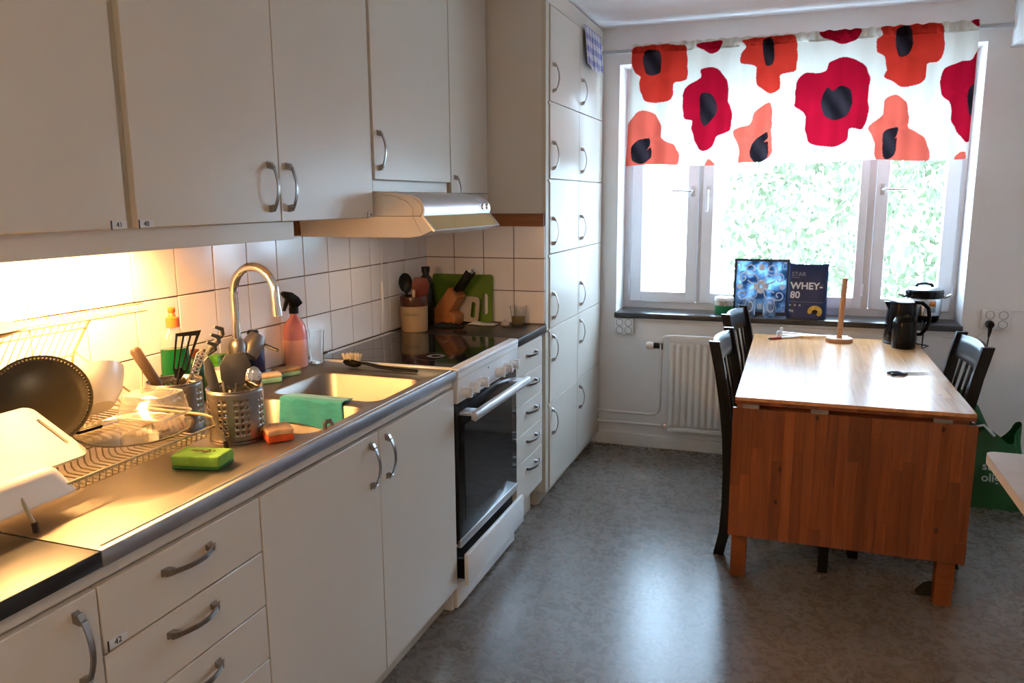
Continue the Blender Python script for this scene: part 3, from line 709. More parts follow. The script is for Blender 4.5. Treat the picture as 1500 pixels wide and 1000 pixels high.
# tea towel on the tall cabinet
def towel():
    m, nt, b = _nt('checked_cotton'); b.inputs['Roughness'].default_value = .9
    tc = nt.nodes.new('ShaderNodeTexCoord'); sp = nt.nodes.new('ShaderNodeSeparateXYZ'); nt.links.new(tc.outputs['UV'], sp.inputs[0])
    def band(axis, f):
        a = nt.nodes.new('ShaderNodeMath'); a.operation = 'MULTIPLY'; a.inputs[1].default_value = f; nt.links.new(sp.outputs[axis], a.inputs[0])
        c = nt.nodes.new('ShaderNodeMath'); c.operation = 'FRACT'; nt.links.new(a.outputs[0], c.inputs[0])
        g = nt.nodes.new('ShaderNodeMath'); g.operation = 'GREATER_THAN'; g.inputs[1].default_value = .5; nt.links.new(c.outputs[0], g.inputs[0]); return g
    g0, g1 = band(0, 6), band(1, 3.6)
    ad = nt.nodes.new('ShaderNodeMath'); ad.operation = 'ADD'; nt.links.new(g0.outputs[0], ad.inputs[0]); nt.links.new(g1.outputs[0], ad.inputs[1])
    hf = nt.nodes.new('ShaderNodeMath'); hf.operation = 'MULTIPLY'; hf.inputs[1].default_value = .5; nt.links.new(ad.outputs[0], hf.inputs[0])
    rp = nt.nodes.new('ShaderNodeValToRGB'); rp.color_ramp.interpolation = 'CONSTANT'
    rp.color_ramp.elements[0].color = (.68,.66,.68,1); e = rp.color_ramp.elements[1]; e.position = .75; e.color = (.16,.18,.42,1)
    e = rp.color_ramp.elements.new(.25); e.color = (.40,.40,.58,1)
    nt.links.new(hf.outputs[0], rp.inputs[0]); nt.links.new(rp.outputs[0], b.inputs['Base Color']); return m
def towp(u, v):
    y = 4.065+.35*u+.02*(1-v); z = 2.345-.19*v-.018*math.sin(u*PI)*v - .02*(1-u)*0
    return (.617+.006+.010*v*(.5+.5*math.sin(u*13))+.012*v, y+.015*v*(1-u), z)
tm = MB().grid(towp, 40, 24); me = tm.mesh('towel', towel(), ang=80)
uv = me.uv_layers.new(name='uv')
for lp in me.loops:
    co = me.vertices[lp.vertex_index].co; uv.data[lp.index].uv = ((co.y-4.065)/.36, (co.z-2.13)/.215)
tt = obj('tea_towel', me, None, base=(.625, 4.24, 2.345), thick=.002)
tag(tt, 'blue and white checked tea towel hanging on the tall cabinet door', 'towel')

# ------------------------------------------------------------------ pine gate-leg table
TX0, TX1, TY0, TY1, TZ = 1.503, 2.300, 2.972, 4.455, .740
tbl = thing('pine_table', 'pine drop-leaf table with its front leaf hanging down', 'table', (1.9, 3.7, 0))
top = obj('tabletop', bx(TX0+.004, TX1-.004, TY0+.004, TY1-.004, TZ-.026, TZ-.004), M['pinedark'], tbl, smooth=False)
leaf = obj('drop_leaf', bx(TX0-.004, TX1+.004, TY0+.006, TY0+.016, .20, .692), M['pinedark'], tbl, smooth=False)
# glued staves: each its own piece, local x along the grain
def stave(parent, L, wd, th, loc, rot, m):
    me = MB().box(-L/2, L/2, -wd/2, wd/2, -th/2, th/2, bev=.00025, seg=1).mesh('stave', m)
    return inst('stave', me, parent, loc, rot)
rs = random.Random(5)
n = 19; wd = (TX1-TX0)/n
for i in range(n):
    x = TX0+wd*(i+.5); y = TY0; cuts = sorted([TY0, TY1]+[TY0+(TY1-TY0)*(k+rs.uniform(.15,.85))/3 for k in range(3)])
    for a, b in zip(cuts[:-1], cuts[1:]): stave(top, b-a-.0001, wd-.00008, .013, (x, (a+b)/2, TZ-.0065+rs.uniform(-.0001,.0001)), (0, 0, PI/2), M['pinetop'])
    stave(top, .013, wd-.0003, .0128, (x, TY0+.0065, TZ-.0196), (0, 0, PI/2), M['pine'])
n = 22; lw = (TX1-TX0+.012)/n
for i in range(n):
    x = TX0-.006+lw*(i+.5); z0, z1 = .193, .700
    cuts = [z0]+([z0+rs.uniform(.06,.44)] if rs.random() < .7 else [])+[z1]
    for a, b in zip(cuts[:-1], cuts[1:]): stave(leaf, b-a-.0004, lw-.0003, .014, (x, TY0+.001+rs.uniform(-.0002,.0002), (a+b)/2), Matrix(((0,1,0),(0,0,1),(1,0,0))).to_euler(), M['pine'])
for px, py_ in ((1197, 612), (1136, 735), (1371, 777), (1382, 629), (1142, 688)):
    p = PY(px, py_, TY0-.006); obj('knot', MB().lathe([(0, .0005), (.005, .0004), (.0075, 0)], seg=12, mtx=TR(p.x, TY0-.0062, p.z)@Matrix.Diagonal((.8, 1, 1.4, 1))@ROTX(PI/2)), M['knot'], leaf)
for px, py_ in ((1352, 582), (1240, 519), (1378, 578), (1180, 560)):
    p = PZ(px, py_, TZ); obj('knot', MB().lathe([(0, .0006), (.006, .0005), (.008, 0)], (p.x, p.y, TZ), 12), M['knot'], top)
for x in (1.56, 1.80, 2.20):
    obj('hinge', MB().box(x-.03, x+.03, TY0+.006, TY0+.012, .694, .713), M['handle'], leaf, smooth=False)
for x0, x1, y in ((1.508, 1.566, 3.02), (2.229, 2.289, 3.02), (1.508, 1.566, 3.84), (2.229, 2.289, 3.84)):
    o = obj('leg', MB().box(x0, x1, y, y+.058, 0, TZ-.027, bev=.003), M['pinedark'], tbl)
for y in (3.035, 3.86): obj('apron', bx(1.567, 2.228, y, y+.02, .62, TZ-.027), M['pinedark'], tbl, smooth=False)
for x in (1.525, 2.252): obj('apron', bx(x, x+.02, 3.079, 3.839, .62, TZ-.027), M['pinedark'], tbl, smooth=False)

# ------------------------------------------------------------------ black chairs (local: faces +x, origin on the floor between the rear feet)
def chair(label, loc, rz, D=.418):
    t = thing('dining_chair', label, 'chair', loc, (0, 0, rz))
    W = .19
    path = [(-.008, 0), (.012, .10), (.018, .22), (.018, .36), (.010, .50), (-.006, .64), (-.030, .78), (-.058, .905)]
    for s in (-1, 1):
        b = MB(); V = []; F = []
        for (x, z) in path:
            V += [(x-.021, s*W-.0115, z), (x+.021, s*W-.0115, z), (x+.021, s*W+.0115, z), (x-.021, s*W+.0115, z)]
        for i in range(len(path)-1):
            for k in range(4): a = 4*i+k; c = 4*i+(k+1) % 4; F.append((a, c, c+4, a+4))
        F += [(3,2,1,0), (28,29,30,31)]; b.add(V, F); obj('leg', b, M['blackwood'], t, local=True, ang=25)
        obj('leg', MB().box(D-.038, D, s*W-.019, s*W+.019, 0, .435, bev=.002), M['blackwood'], t, local=True)
        obj('stretcher', MB().box(.03, D-.036, s*W-.010, s*W+.010, .22, .25, bev=.002), M['blackwood'], t, local=True)
        obj('seat_rail', MB().box(.03, D-.036, s*W-.010, s*W+.010, .385, .435, bev=.002), M['blackwood'], t, local=True)
    obj('stretcher', MB().box(.20, .22, -W+.01, W-.01, .222, .248, bev=.002), M['blackwood'], t, local=True)
    obj('seat', MB().box(-.002, D+.004, -W-.01, W+.01, .435, .453, bev=.005), M['blackwood'], t, local=True)
    def rail(z0, z1, x0, x1, bow):
        def f(u, v): yy = -W+.011+2*(W-.011)*u; return (x0+(x1-x0)*v-bow*math.sin(PI*u), yy, z0+(z1-z0)*v+.008*math.sin(PI*u)*v)
        return MB().grid(f, 14, 3)
    obj('top_rail', rail(.80, .895, -.036, -.056, .018), M['blackwood'], t, local=True, ang=60, thick=.018)
    obj('lower_rail', rail(.50, .535, .010, .006, .01), M['blackwood'], t, local=True, ang=60, thick=.018)
    for y in (-.105, -.035, .035, .105):
        bw = .014*math.cos(y/W*PI/2)
        obj('back_slat', MB().tube([(.003-bw*.6, y, .53), (-.012-bw*.7, y, .66), (-.038-bw, y, .805)], .013, 8, flat=.45), M['blackwood'], t, local=True)
    return t
chair('black wooden chair tucked under the pine table beside its hanging leaf', (1.47, 3.395, 0), -.07)
chair('black wooden chair between the radiator and the pine table, nearest the sill tin', (1.468, 4.175, 0), -.16)
chair('black wooden slat-back chair facing the kitchen cabinets, below the socket with the plug', (2.33, 3.565, 0), PI+.06, .385)

# ------------------------------------------------------------------ things on the table
b = PZ(1229, 500, TZ)
ph = thing('paper_towel_holder', 'wooden paper towel holder, an upright rod on a round base', 'holder', (b.x, b.y, TZ))
obj('base', MB().lathe([(0, 0), (.064, 0), (.066, .004), (.066, .018), (.063, .021), (0, .021)], (b.x, b.y, TZ), 36), M['beech'], ph)
obj('rod', MB().tube([(b.x, b.y, TZ+.02), (b.x+.004, b.y, TZ+.16), (b.x+.010, b.y, TZ+.328)], .0135, 14), M['beech'], ph)
# kettle
kx, ky = 2.215, 4.374
kt = thing('kettle', 'black electric kettle with a grey level window on the pine table', 'kettle', (kx, ky, TZ))
obj('body', MB().lathe([(0, .012), (.074, .012), (.078, .02), (.074, .10), (.067, .195), (.066, .205)], (kx, ky, TZ), 32), M['blackgloss'], kt)
obj('power_base', MB().lathe([(0, 0), (.078, 0), (.080, .006), (.076, .012), (0, .012)], (kx, ky, TZ), 32), M['black'], kt)
obj('lid', MB().lathe([(.066, .205), (.064, .214), (.045, .222), (0, .226)], (kx, ky, TZ), 32), M['blackgloss'], kt)
obj('spout', MB().prism([(-.062, .165), (-.085, .212), (-.06, .212)], 'y', -.02, .02).xf(TR(kx, ky, TZ)), M['blackgloss'], kt)
obj('handle', MB().tube([(kx+.04, ky-.012, TZ+.214), (kx+.085, ky-.02, TZ+.212), (kx+.115, ky-.03, TZ+.185), (kx+.122, ky-.032, TZ+.135), (kx+.112, ky-.03, TZ+.085), (kx+.09, ky-.024, TZ+.055), (kx+.068, ky-.018, TZ+.052)], .0125, 10, flat=.8), M['blackgloss'], kt)
a = math.radians(-118)
obj('level_window', MB().box(-.005, .005, -.002, .002, .05, .17, bev=.001, seg=1, mtx=TR(kx+.0745*math.cos(a), ky+.0745*math.sin(a), TZ)@ROTZ(a+PI/2)@ROTX(-.05)), mat('level_grey', (.45,.45,.44), .3), kt)
obj('cord', MB().tube([(kx+.07, ky-.03, TZ+.006), (kx+.12, ky-.07, TZ+.004), (2.306, ky-.10, TZ-.004), (2.312, ky-.08, TZ-.1), (2.33, 4.42, .45), (2.36, 4.47, .10), (2.40, 4.48, .01)], .0035, 6), M['black'], kt)
jx, jy = 2.215, 4.235
jr = thing('black_canister', 'squat black canister with a rimmed lid standing in front of the kettle', 'canister', (jx, jy, TZ))
obj('body', MB().lathe([(0, 0), (.052, 0), (.055, .004), (.055, .128), (.053, .134)], (jx, jy, TZ), 32), M['blackgloss'], jr)
obj('lid', MB().lathe([(.053, .134), (.050, .140), (.046, .150), (.048, .154), (.048, .160), (.044, .160), (.043, .152), (0, .150)], (jx, jy, TZ), 32), M['blackgloss'], jr)
# scissors
p0, p1 = PZ(1302, 549, TZ), PZ(1359, 548, TZ); mid = p0.lerp(p1, .5); ang = math.atan2(p1.y-p0.y, p1.x-p0.x)
sc_ = thing('scissors', 'kitchen scissors with black handles lying on the pine table', 'scissors', (mid.x, mid.y, TZ), (0, 0, ang))
for s in (-1, 1):
    ring = [(-.052+.028*math.cos(q), s*.016+.013*math.sin(q), .006) for q in [2*PI*k/18 for k in range(18)]]
    obj('grip', MB().tube(ring, .004, 8, closed=True), M['black'], sc_, local=True)
    obj('blade', MB().prism([(-.025, s*.006), (-.02, -s*.004), (.085, -s*.001), (.02, s*.006)], 'z', .004+.002*s, .006+.002*s), M['chrome'], sc_, local=True, smooth=False)
obj('pivot', MB().lathe([(.005, 0), (.005, .010), (0, .011)], (-.008, 0, .0), 12), M['black'], sc_, local=True)
# foil roll cutter (long white/silver bar)
p0, p1 = PZ(1146, 487, TZ+.015), PZ(1238, 493, TZ+.015); mid = PY(1192, 489, 4.385); L = .33; ang = math.atan2(p1.y-p0.y, p1.x-p0.x)
fo = thing('whisk_bar', 'long silver kitchen tool with a joined head lying behind the towel holder', 'utensil', (mid.x, 4.385, TZ), (0, 0, -.06))
obj('arm', MB().tube([(-L/2, .010, .020), (L/2, .0, .009)], .007, 10), M['chrome'], fo, local=True)
obj('arm', MB().tube([(-L/2, -.012, .009), (L/2, .008, .016)], .007, 10), M['chrome'], fo, local=True)
obj('head', MB().lathe([(0, 0), (.016, 0), (.018, .006), (.018, .024), (.012, .032), (0, .034)], (-L/2-.004, 0, 0), 18), M['alu'], fo, local=True)
obj('knob', MB().lathe([(.007, 0), (.009, .006), (.007, .016), (0, .018)], (-L/2+.002, .0, .034), 14), M['alu'], fo, local=True)
p0, p1 = PZ(1125, 496, TZ+.006), PZ(1172, 493, TZ+.006); mid = p0.lerp(p1, .5); L = (p1-p0).length; ang = math.atan2(p1.y-p0.y, p1.x-p0.x)
pe = thing('marker_pen', 'white pen with a red cap lying on the pine table', 'pen', (mid.x, mid.y, TZ), (0, 0, ang))
obj('barrel', MB().tube([(-L*.1, 0, .007), (L*.45, 0, .007), (L*.5, 0, .007)], .007, 12, radii=[.007,.0065,.004]), M['white'], pe, local=True)
obj('cap', MB().tube([(-L*.42, 0, .007), (-L*.1, 0, .007)], .0076, 12), mat('red_cap', (.35,.04,.02), .4), pe, local=True)
obj('tip', MB().tube([(-L*.5, 0, .007), (-L*.42, 0, .007)], .003, 8, radii=[.002,.006]), M['black'], pe, local=True)
# dark wedge on the floor, side desk, green bag
p = PZ(1357, 874, 0)
wg = obj('door_wedge', MB().prism([(-.05, 0), (.045, 0), (.045, .040), (.0, .045), (-.02, .036)], 'y', -.022, .022, .003), M['rubber'], base=None, local=True)
wg.location = (p.x+.015, p.y+.03, 0); wg.rotation_euler = (0, 0, .1); tag(wg, 'small black rubber wedge on the floor against the table leg', 'wedge')
DX, DY, DZ = 2.236, 2.535, .740
dk = thing('side_table', 'pale laminate side table with a light wooden edge', 'table', (2.75, 2.1, 0))
desk_top = mat('pale_laminate', (.50,.40,.34), .35, var=.08, scale=14); desk_edge = mat('beech_edge', (.62,.44,.28), .4, var=.06)
L0 = [(x, y, 0) for x, y, z in rrect(DX, 3.15, 1.25, DY, .03, 0)]
obj('tabletop', MB().prism([(q[0], q[1]) for q in L0], 'z', DZ-.003, DZ), desk_top, dk, ang=30)
obj('edge_band', MB().prism([(q[0], q[1]) for q in L0], 'z', DZ-.028, DZ-.0032), desk_edge, dk, ang=30)
for x, y in ((2.72, 2.15), (3.05, 2.15), (2.72, 1.45), (3.05, 1.45)): obj('leg', MB().lathe([(.018, 0), (.018, DZ-.028)], (x, y, 0), 14), M['alu'], dk)
bagm = mat('green_plastic_bag', (.006,.075,.018), .38, var=.2, scale=9, bump=.6, bscale=14, spec=.4)
gb = thing('shopping_bag', 'green plastic shopping bag with white lettering on the floor behind the pine table', 'bag', (2.62, 4.20, 0))
def bagp(u, v):
    a = 2*PI*u; r = 1+.05*math.sin(5*a+v*7)+.04*math.sin(9*a-v*5)
    wx, wy = .185*(1-.10*v), .105*(1-.55*v)
    sq = (abs(math.cos(a))**.6*math.copysign(1, math.cos(a)), abs(math.sin(a))**.6*math.copysign(1, math.sin(a)))
    return (2.62+wx*r*sq[0]-.05*v, 4.21+wy*r*sq[1], .002+v*(.36+.05*math.sin(3*a+1)))
bb = MB().grid(bagp, 48, 20); bb.box(2.46, 2.78, 4.12, 4.29, .001, .004)
bag = obj('bag_body', bb, bagm, gb, ang=70)
obj('bag_handle', MB().tube([(2.47, 4.15, .35), (2.44, 4.14, .47), (2.47, 4.145, .55), (2.53, 4.15, .48), (2.58, 4.155, .38)], .010, 8, flat=2.2), bagm, gb)
obj('bag_handle', MB().tube([(2.49, 4.12, .34), (2.53, 4.11, .40), (2.57, 4.115, .41), (2.62, 4.12, .36)], .006, 8), mat('white_strap', (.7,.7,.7), .5), gb)
obj('red_carton', MB().box(2.47, 2.57, 4.16, 4.24, .20, .385, bev=.003), mat('red_carton', (.22,.01,.012), .5), gb)
wl = mat('bag_print', (.45,.50,.46), .6)
for s_, z in (('sta', .205), ('olig', .150)):
    p = PY(1437, 705, 4.09)
    inst('lettering', text_mesh(s_, .055, wl, name='lettering', bold=.001), bag, (p.x-.005, 4.075+(.205-z)*-.06, z), (PI/2-.1, 0, 0))

# ------------------------------------------------------------------ window sill things
def lathe_thing(name, label, cat, c, parts, seg=32, group=None):
    t = thing(name, label, cat, c, group=group)
    for nm, prof, m in parts: obj(nm, MB().lathe(prof, c, seg), m, t)
    return t
cx_, cy_ = 1.318, 4.66
lathe_thing('storage_tin', 'small round tin with a white lid and green lower half on the window sill', 'tin', (cx_, cy_, SILL), [
    ('green_base', [(0,0), (.050,0), (.052,.003), (.052,.050)], mat('green_label', (.01,.20,.07), .35)),
    ('label_band', [(.052,.050), (.052,.080)], mat('pale_label', (.50,.45,.36), .4, var=.4, scale=40)),
    ('lid', [(.0522,.078), (.055,.079), (.055,.092), (.052,.096), (0,.096)], M['white'])])
# framed ornamental glass tile
pf = thing('framed_panel', 'square blue and white ornamental panel in a black frame on the window sill', 'picture', (1.515, 4.70, SILL), (-.10, 0, 0))
A = .300; fw_ = .012
fm = MB(); fm.box(-A/2, A/2, -.010, .010, 0, fw_); fm.box(-A/2, A/2, -.010, .010, A+.015-fw_, A+.015); fm.box(-A/2, -A/2+fw_, -.010, .010, fw_, A+.015-fw_); fm.box(A/2-fw_, A/2, -.010, .010, fw_, A+.015-fw_)
obj('frame', fm, mat('black_frame', (.015,.018,.025), .35), pf, smooth=False, local=True)
mm, nt, b_ = _nt('blue_glass'); nt.nodes.remove(b_)
d1 = nt.nodes.new('ShaderNodeBsdfDiffuse'); d2 = nt.nodes.new('ShaderNodeBsdfTranslucent'); x_ = nt.nodes.new('ShaderNodeMixShader'); x_.inputs[0].default_value = .55
nz = nt.nodes.new('ShaderNodeTexNoise'); nz.inputs['Scale'].default_value = 14; rp = nt.nodes.new('ShaderNodeValToRGB'); rp.color_ramp.elements[0].position = .4; rp.color_ramp.elements[1].position = .6
rp.color_ramp.elements[0].color = (.06,.11,.18,1); rp.color_ramp.elements[1].color = (.36,.52,.68,1)
tc = nt.nodes.new('ShaderNodeTexCoord'); nt.links.new(tc.outputs['Object'], nz.inputs[0]); nt.links.new(nz.outputs[0], rp.inputs[0])
nt.links.new(rp.outputs[0], d1.inputs[0]); nt.links.new(rp.outputs[0], d2.inputs[0]); nt.links.new(d1.outputs[0], x_.inputs[1]); nt.links.new(d2.outputs[0], x_.inputs[2]); nt.links.new(x_.outputs[0], nt.nodes['Material Output'].inputs[0])
obj('glass_panel', bx(-A/2+fw_, A/2-fw_, -.002, .002, fw_, A+.015-fw_), mm, pf, smooth=False, local=True)
orn = MB(); K_ = A/.258; H = (A+.015)/2/K_
def spiral(cx, cz, r0, a0, turns, sgn): return [(cx+(r0*(1-.75*t))*math.cos(a0+sgn*turns*2*PI*t), -.0035, cz+(r0*(1-.75*t))*math.sin(a0+sgn*turns*2*PI*t)) for t in [k/26 for k in range(27)]]
for sx in (-1, 1):
    for sz in (-1, 1):
        fx = lambda L: [(sx*p[0], p[1], H+sz*p[2]) for p in L]
        orn.tube(fx(spiral(.048, .085, .030, -1.6, 1.15, 1)), .0034, 5); orn.tube(fx(spiral(.085, .042, .026, 2.4, 1.1, -1)), .0034, 5)
        orn.tube(fx([(.012, -.0035, .012), (.020, -.0035, .045), (.032, -.0035, .062), (.047, -.0035, .056)]), .0032, 5)
        orn.tube(fx([(.014, -.0035, .010), (.046, -.0035, .018), (.064, -.0035, .030)]), .0032, 5)
        orn.tube(fx([(.10, -.0035, .112), (.10, -.0035, .09), (.116, -.0035, .09)]), .002, 5)
        orn.box(*sorted((sx*.103, sx*.115)), -.004, -.002, *sorted((H+sz*.112, H+sz*.122)))
for cx, cz, r in ((-.02,0,.017), (.02,.004,.017), (0,-.02,.015), (0,.022,.013), (0,.095,.016), (-.10,0,.014), (.10,0,.014), (0,-.098,.016)):
    orn.lathe([(0,.0015), (r*.8,.0012), (r,0)], seg=10, mtx=TR(cx, -.0025, H+cz)@ROTX(PI/2))
orn.xf(Matrix.Diagonal((K_, 1, K_, 1)))
obj('ornament', orn, mat('white_ornament', (.80,.84,.88), .4), pf, local=True, ang=70)
# two tumblers in front of it
GL = glassmat('clear_glass', (.96,.98,.97))
def tumbler(name, label, c, r0, r1, h, wall=.003, cat='glass', group=None, liquid=None):
    t = thing(name, label, cat, c, group=group)
    obj('glass', MB().lathe([(0,0), (r0*.92,0), (r0,.003), (r1,h), (r1-wall,h), (r0-wall,.010), (0,.010)], c, 28), GL, t)
    if liquid: obj('drink', MB().lathe([(0,.0105), (r0-wall-.0004,.0105), (r0-wall+(r1-r0)*liquid[0]/h-.0004, liquid[0]), (0, liquid[0])], c, 28), liquid[1], t)
    return t
tumbler('tumbler', 'clear tumbler in front of the ornamental panel, nearer the green tin', (1.462, 4.60, SILL), .034, .040, .092, group='tumblers on the window sill')
tumbler('tumbler', 'clear tumbler in front of the ornamental panel, nearer the blue pouch', (1.568, 4.60, SILL), .034, .040, .092, group='tumblers on the window sill')
# protein powder pouch
pw = thing('powder_pouch', 'dark blue standing pouch lettered WHEY-80 on the window sill', 'pouch', (1.765, 4.615, SILL), (-.05, 0, -.06))
navy = mat('navy_foil', (.007,.020,.085), .32, var=.15, scale=6, bump=.35, bscale=10)
def pou(u, v):
    a = 2*PI*u; hw = .104*(1-.02*v); d = .038*(1-v)**.6+.002
    c, s = math.cos(a), math.sin(a)
    return (hw*abs(c)**.45*math.copysign(1, c), d*abs(s)**.8*math.copysign(1, s), v*.300+.004*math.cos(2*a)*v)
pb = MB().grid(pou, 56, 22); pb.box(-.095, .095, -.028, .028, .0, .004)
pob = obj('pouch', pb, navy, pw, local=True, ang=70)
wt = mat('pouch_white', (.75,.76,.80), .5); gr_ = mat('pouch_grey', (.35,.38,.45), .5)
def pt(s_, size, x, z, m_=wt, bold=.0006, wide=1.0):
    me = text_mesh(s_, size, m_, name='lettering', bold=bold); z *= 1.14; y = -.038*(1-z/.300)**.6-.0045
    o = bpy.data.objects.new('lettering', me); COL.objects.link(o); o.parent = pob; o.location = (x, y-.002, z); o.rotation_euler = (PI/2-.09, 0, 0); o.scale = (wide, 1, 1)
pt('STAR', .032, -.086, .204, gr_, .0); pt('NUTRITION', .008, -.086, .194, gr_, 0); pt('WHEY-', .052, -.088, .142, wt, .0014, 1.0); pt('80', .052, -.088, .098, wt, .0014, 1.0); pt('1kg', .018, -.092, .032, wt, .0003)
for x in (-.085, -.06, -.035): obj('icon', MB().lathe([(.006,0), (.006,.0006), (0,.0006)], seg=12, mtx=TR(x, -.0385, .072)@ROTX(PI/2)), gr_, pob, local=True)
obj('thin_line', bx(-.088, .085, -.0358, -.0345, .0905, .0915), gr_, pob, smooth=False, local=True); obj('thin_line', bx(-.088, .085, -.0225, -.0213, .1855, .1865), gr_, pob, smooth=False, local=True)
yl = mat('banana_print', (.62,.40,.07), .5, var=.3, scale=60); ban = MB()
for k in range(10):
    q = -.6+k*.42; ban.lathe([(.012,0), (.011,.002), (0,.0025)], seg=12, mtx=TR(.045+.026*math.cos(q), -.0405, .040+.022*math.sin(q))@ROTX(PI/2))
obj('banana_picture', ban, yl, pob, local=True)
obj('banana_shadow', MB().lathe([(.014,0), (0,.0015)], seg=12, mtx=TR(.045, -.0405, .040)@ROTX(PI/2)), M['black'], pob, local=True)
# rice cooker style pot
pp = (2.352, 4.69, SILL)
pot = thing('electric_pot', 'steel electric pot with black lid, side handles and an orange label on the window sill', 'cooker', pp)
obj('foot', MB().lathe([(0,0), (.072,0), (.078,.006), (.084,.03), (.084,.034)], pp, 36), M['blackgloss'], pot)
obj('body', MB().lathe([(.084,.034), (.088,.038), (.090,.125), (.088,.128)], pp, 36), mat('polished_steel', (.62,.63,.65), .18, 1.0, var=.02), pot)
obj('rim', MB().lathe([(.088,.126), (.094,.130), (.096,.136), (.096,.165), (.090,.172)], pp, 36), M['blackgloss'], pot)
ld = obj('lid', MB().lathe([(.090,.170), (.075,.180), (.045,.186), (0,.188)], pp, 36), mat('lid_steel', (.5,.52,.54), .2, .9), pot)
obj('lid_handle', MB().tube([(pp[0]-.045, pp[1], pp[2]+.182), (pp[0]-.03, pp[1], pp[2]+.198), (pp[0], pp[1], pp[2]+.203), (pp[0]+.03, pp[1], pp[2]+.198), (pp[0]+.045, pp[1], pp[2]+.182)], .007, 8), M['black'], ld)
for s in (-1, 1):
    obj('side_handle', MB().tube([(pp[0]+s*.090, pp[1]-.02, pp[2]+.128), (pp[0]+s*.112, pp[1]-.022, pp[2]+.138), (pp[0]+s*.128, pp[1]-.024, pp[2]+.148)], .006, 8), M['chrome'], pot)
def curved_label(r, a0, a1, z0, z1, m_, nm):
    obj(nm, MB().grid(lambda u, v: (pp[0]+r*math.cos(a0+(a1-a0)*u), pp[1]+r*math.sin(a0+(a1-a0)*u), pp[2]+z0+(z1-z0)*v), 10, 1), m_, pot, thick=.0006)
curved_label(.0912, -1.62, -.98, .055, .118, mat('grey_sticker', (.45,.46,.5), .4, var=.3, scale=60), 'sticker')
curved_label(.0918, -1.38, -1.0, .088, .116, mat('orange_sticker', (.75,.24,.03), .4, var=.15, scale=50), 'sticker')
obj('cord', MB().tube([(pp[0]-.01, pp[1]-.08, SILL+.012), (pp[0]-.012, YB-.045, SILL+.006), (pp[0]-.012, YB-.047, SILL-.06), (pp[0]-.02, YB-.045, .5), (pp[0]-.04, YB-.045, .1)], .0035, 6), M['black'], pot)

# ------------------------------------------------------------------ faucet
fc = thing('faucet', 'chrome mixer tap with a tall curved spout behind the sink', 'faucet', (.08, 1.955, CT))
obj('base', MB().lathe([(0,0), (.031,0), (.032,.004), (.028,.008), (.026,.10), (.027,.135), (.022,.150), (.014,.158), (0,.158)], (.08, 1.955, CT), 28), M['steel_cup'], fc)
sp = [(.08, 1.955, CT+.14), (.08, 1.955, 1.19)] + [(.156-.076*math.cos(PI*k/12), 1.955, 1.195+.085*math.sin(PI*k/12)) for k in range(1, 12)] + [(.233, 1.952, 1.19), (.235, 1.952, 1.16)]
obj('spout', MB().tube(sp, .0128, 14), M['chrome'], fc)
obj('aerator', MB().tube([(.235, 1.952, 1.162), (.237, 1.952, 1.135)], .0145, 16), M['chrome'], fc)
fh = MB(); fh.lathe([(0,0), (.030,0), (.032,.01), (.032,.050), (.026,.072), (0,.078)], seg=24, mtx=TR(.090, 1.985, CT+.100)@ROTX(-.7)@ROTY(.15))
obj('valve_cap', fh, M['steel_cup'], fc)
obj('lever', MB().tube([(.092, 2.025, CT+.135), (.125, 2.035, CT+.125), (.165, 2.04, CT+.11)], .008, 10, flat=.6), M['steel_cup'], fc)

# ------------------------------------------------------------------ wire dish rack
rk = thing('dish_rack', 'cream wire dish rack with a raised shelf on the draining board', 'dish rack', (.25, 1.2, CT))
RY0, RY1 = .945, 1.445
tray = MB()
n = 30
for k in range(n+1):
    y = RY0+.012+(RY1-RY0-.024)*k/n
    tray.tube([(.045, y, .972), (.27, y, .968), (.295, y, .966), (.303, y, .960), (.305, y, .938), (.312, y, .931), (.40, y, .929), (.412, y, .932), (.416, y, .952)], .0019, 5)
obj('tray_wires', tray, M['wire'], rk)
rails = MB()
rails.tube([(.418, RY0, .953), (.418, RY1, .953)], .0032, 8); rails.tube([(.045, RY0, .974), (.045, RY1, .974)], .0032, 8)
rails.tube([(.30, RY0, .963), (.30, RY1, .963)], .0026, 6); rails.tube([(.20, RY0, .966), (.20, RY1, .966)], .0026, 6)
obj('tray_rails', rails, M['wire'], rk)
for y, d in ((RY0, -.0), (RY1, .0)):
    obj('end_frame', MB().tube([(.445, y, CT+.012), (.425, y, .948), (.410, y, .972), (.385, y, .977), (.05, y, .980), (.035, y, .972), (.03, y, CT+.012)], .0036, 8), M['wire'], rk)
    for x in (.446, .03): obj('rubber_foot', MB().tube([(x, y, CT+.0005), (x-(.002 if x > .1 else 0), y, CT+.018)], .0052, 8), M['rackend'], rk)
# upper shelf against the wall with sloping plate wires below it
sh = MB(); sh.tube([(.022, .86, 1.205), (.022, 1.655, 1.203)], .0026, 6); sh.tube([(.115, .86, 1.200), (.115, 1.575, 1.199)], .0026, 6)
for k in range(38):
    y = .87+.019*k; sh.tube([(.022, y, 1.204), (.115, y, 1.199)], .0013, 4)
obj('upper_shelf', sh, M['wire'], rk)
ps = MB()
for k in range(27):
    y = .90+.019*k
    ps.tube([(.112, y, 1.197), (.05, y, 1.11), (.045, y, 1.085), (.052, y, .975)], .0013, 4)
ps.tube([(.05, .89, 1.11), (.05, 1.40, 1.11)], .0024, 6); ps.tube([(.10, .89, 1.18), (.10, 1.40, 1.18)], .0024, 6)
obj('plate_wires', ps, M['wire'], rk)
for y in (.90, 1.40): obj('shelf_post', MB().tube([(.046, y, .978), (.044, y, 1.09), (.05, y, 1.115), (.112, y, 1.198)], .003, 6), M['wire'], rk)
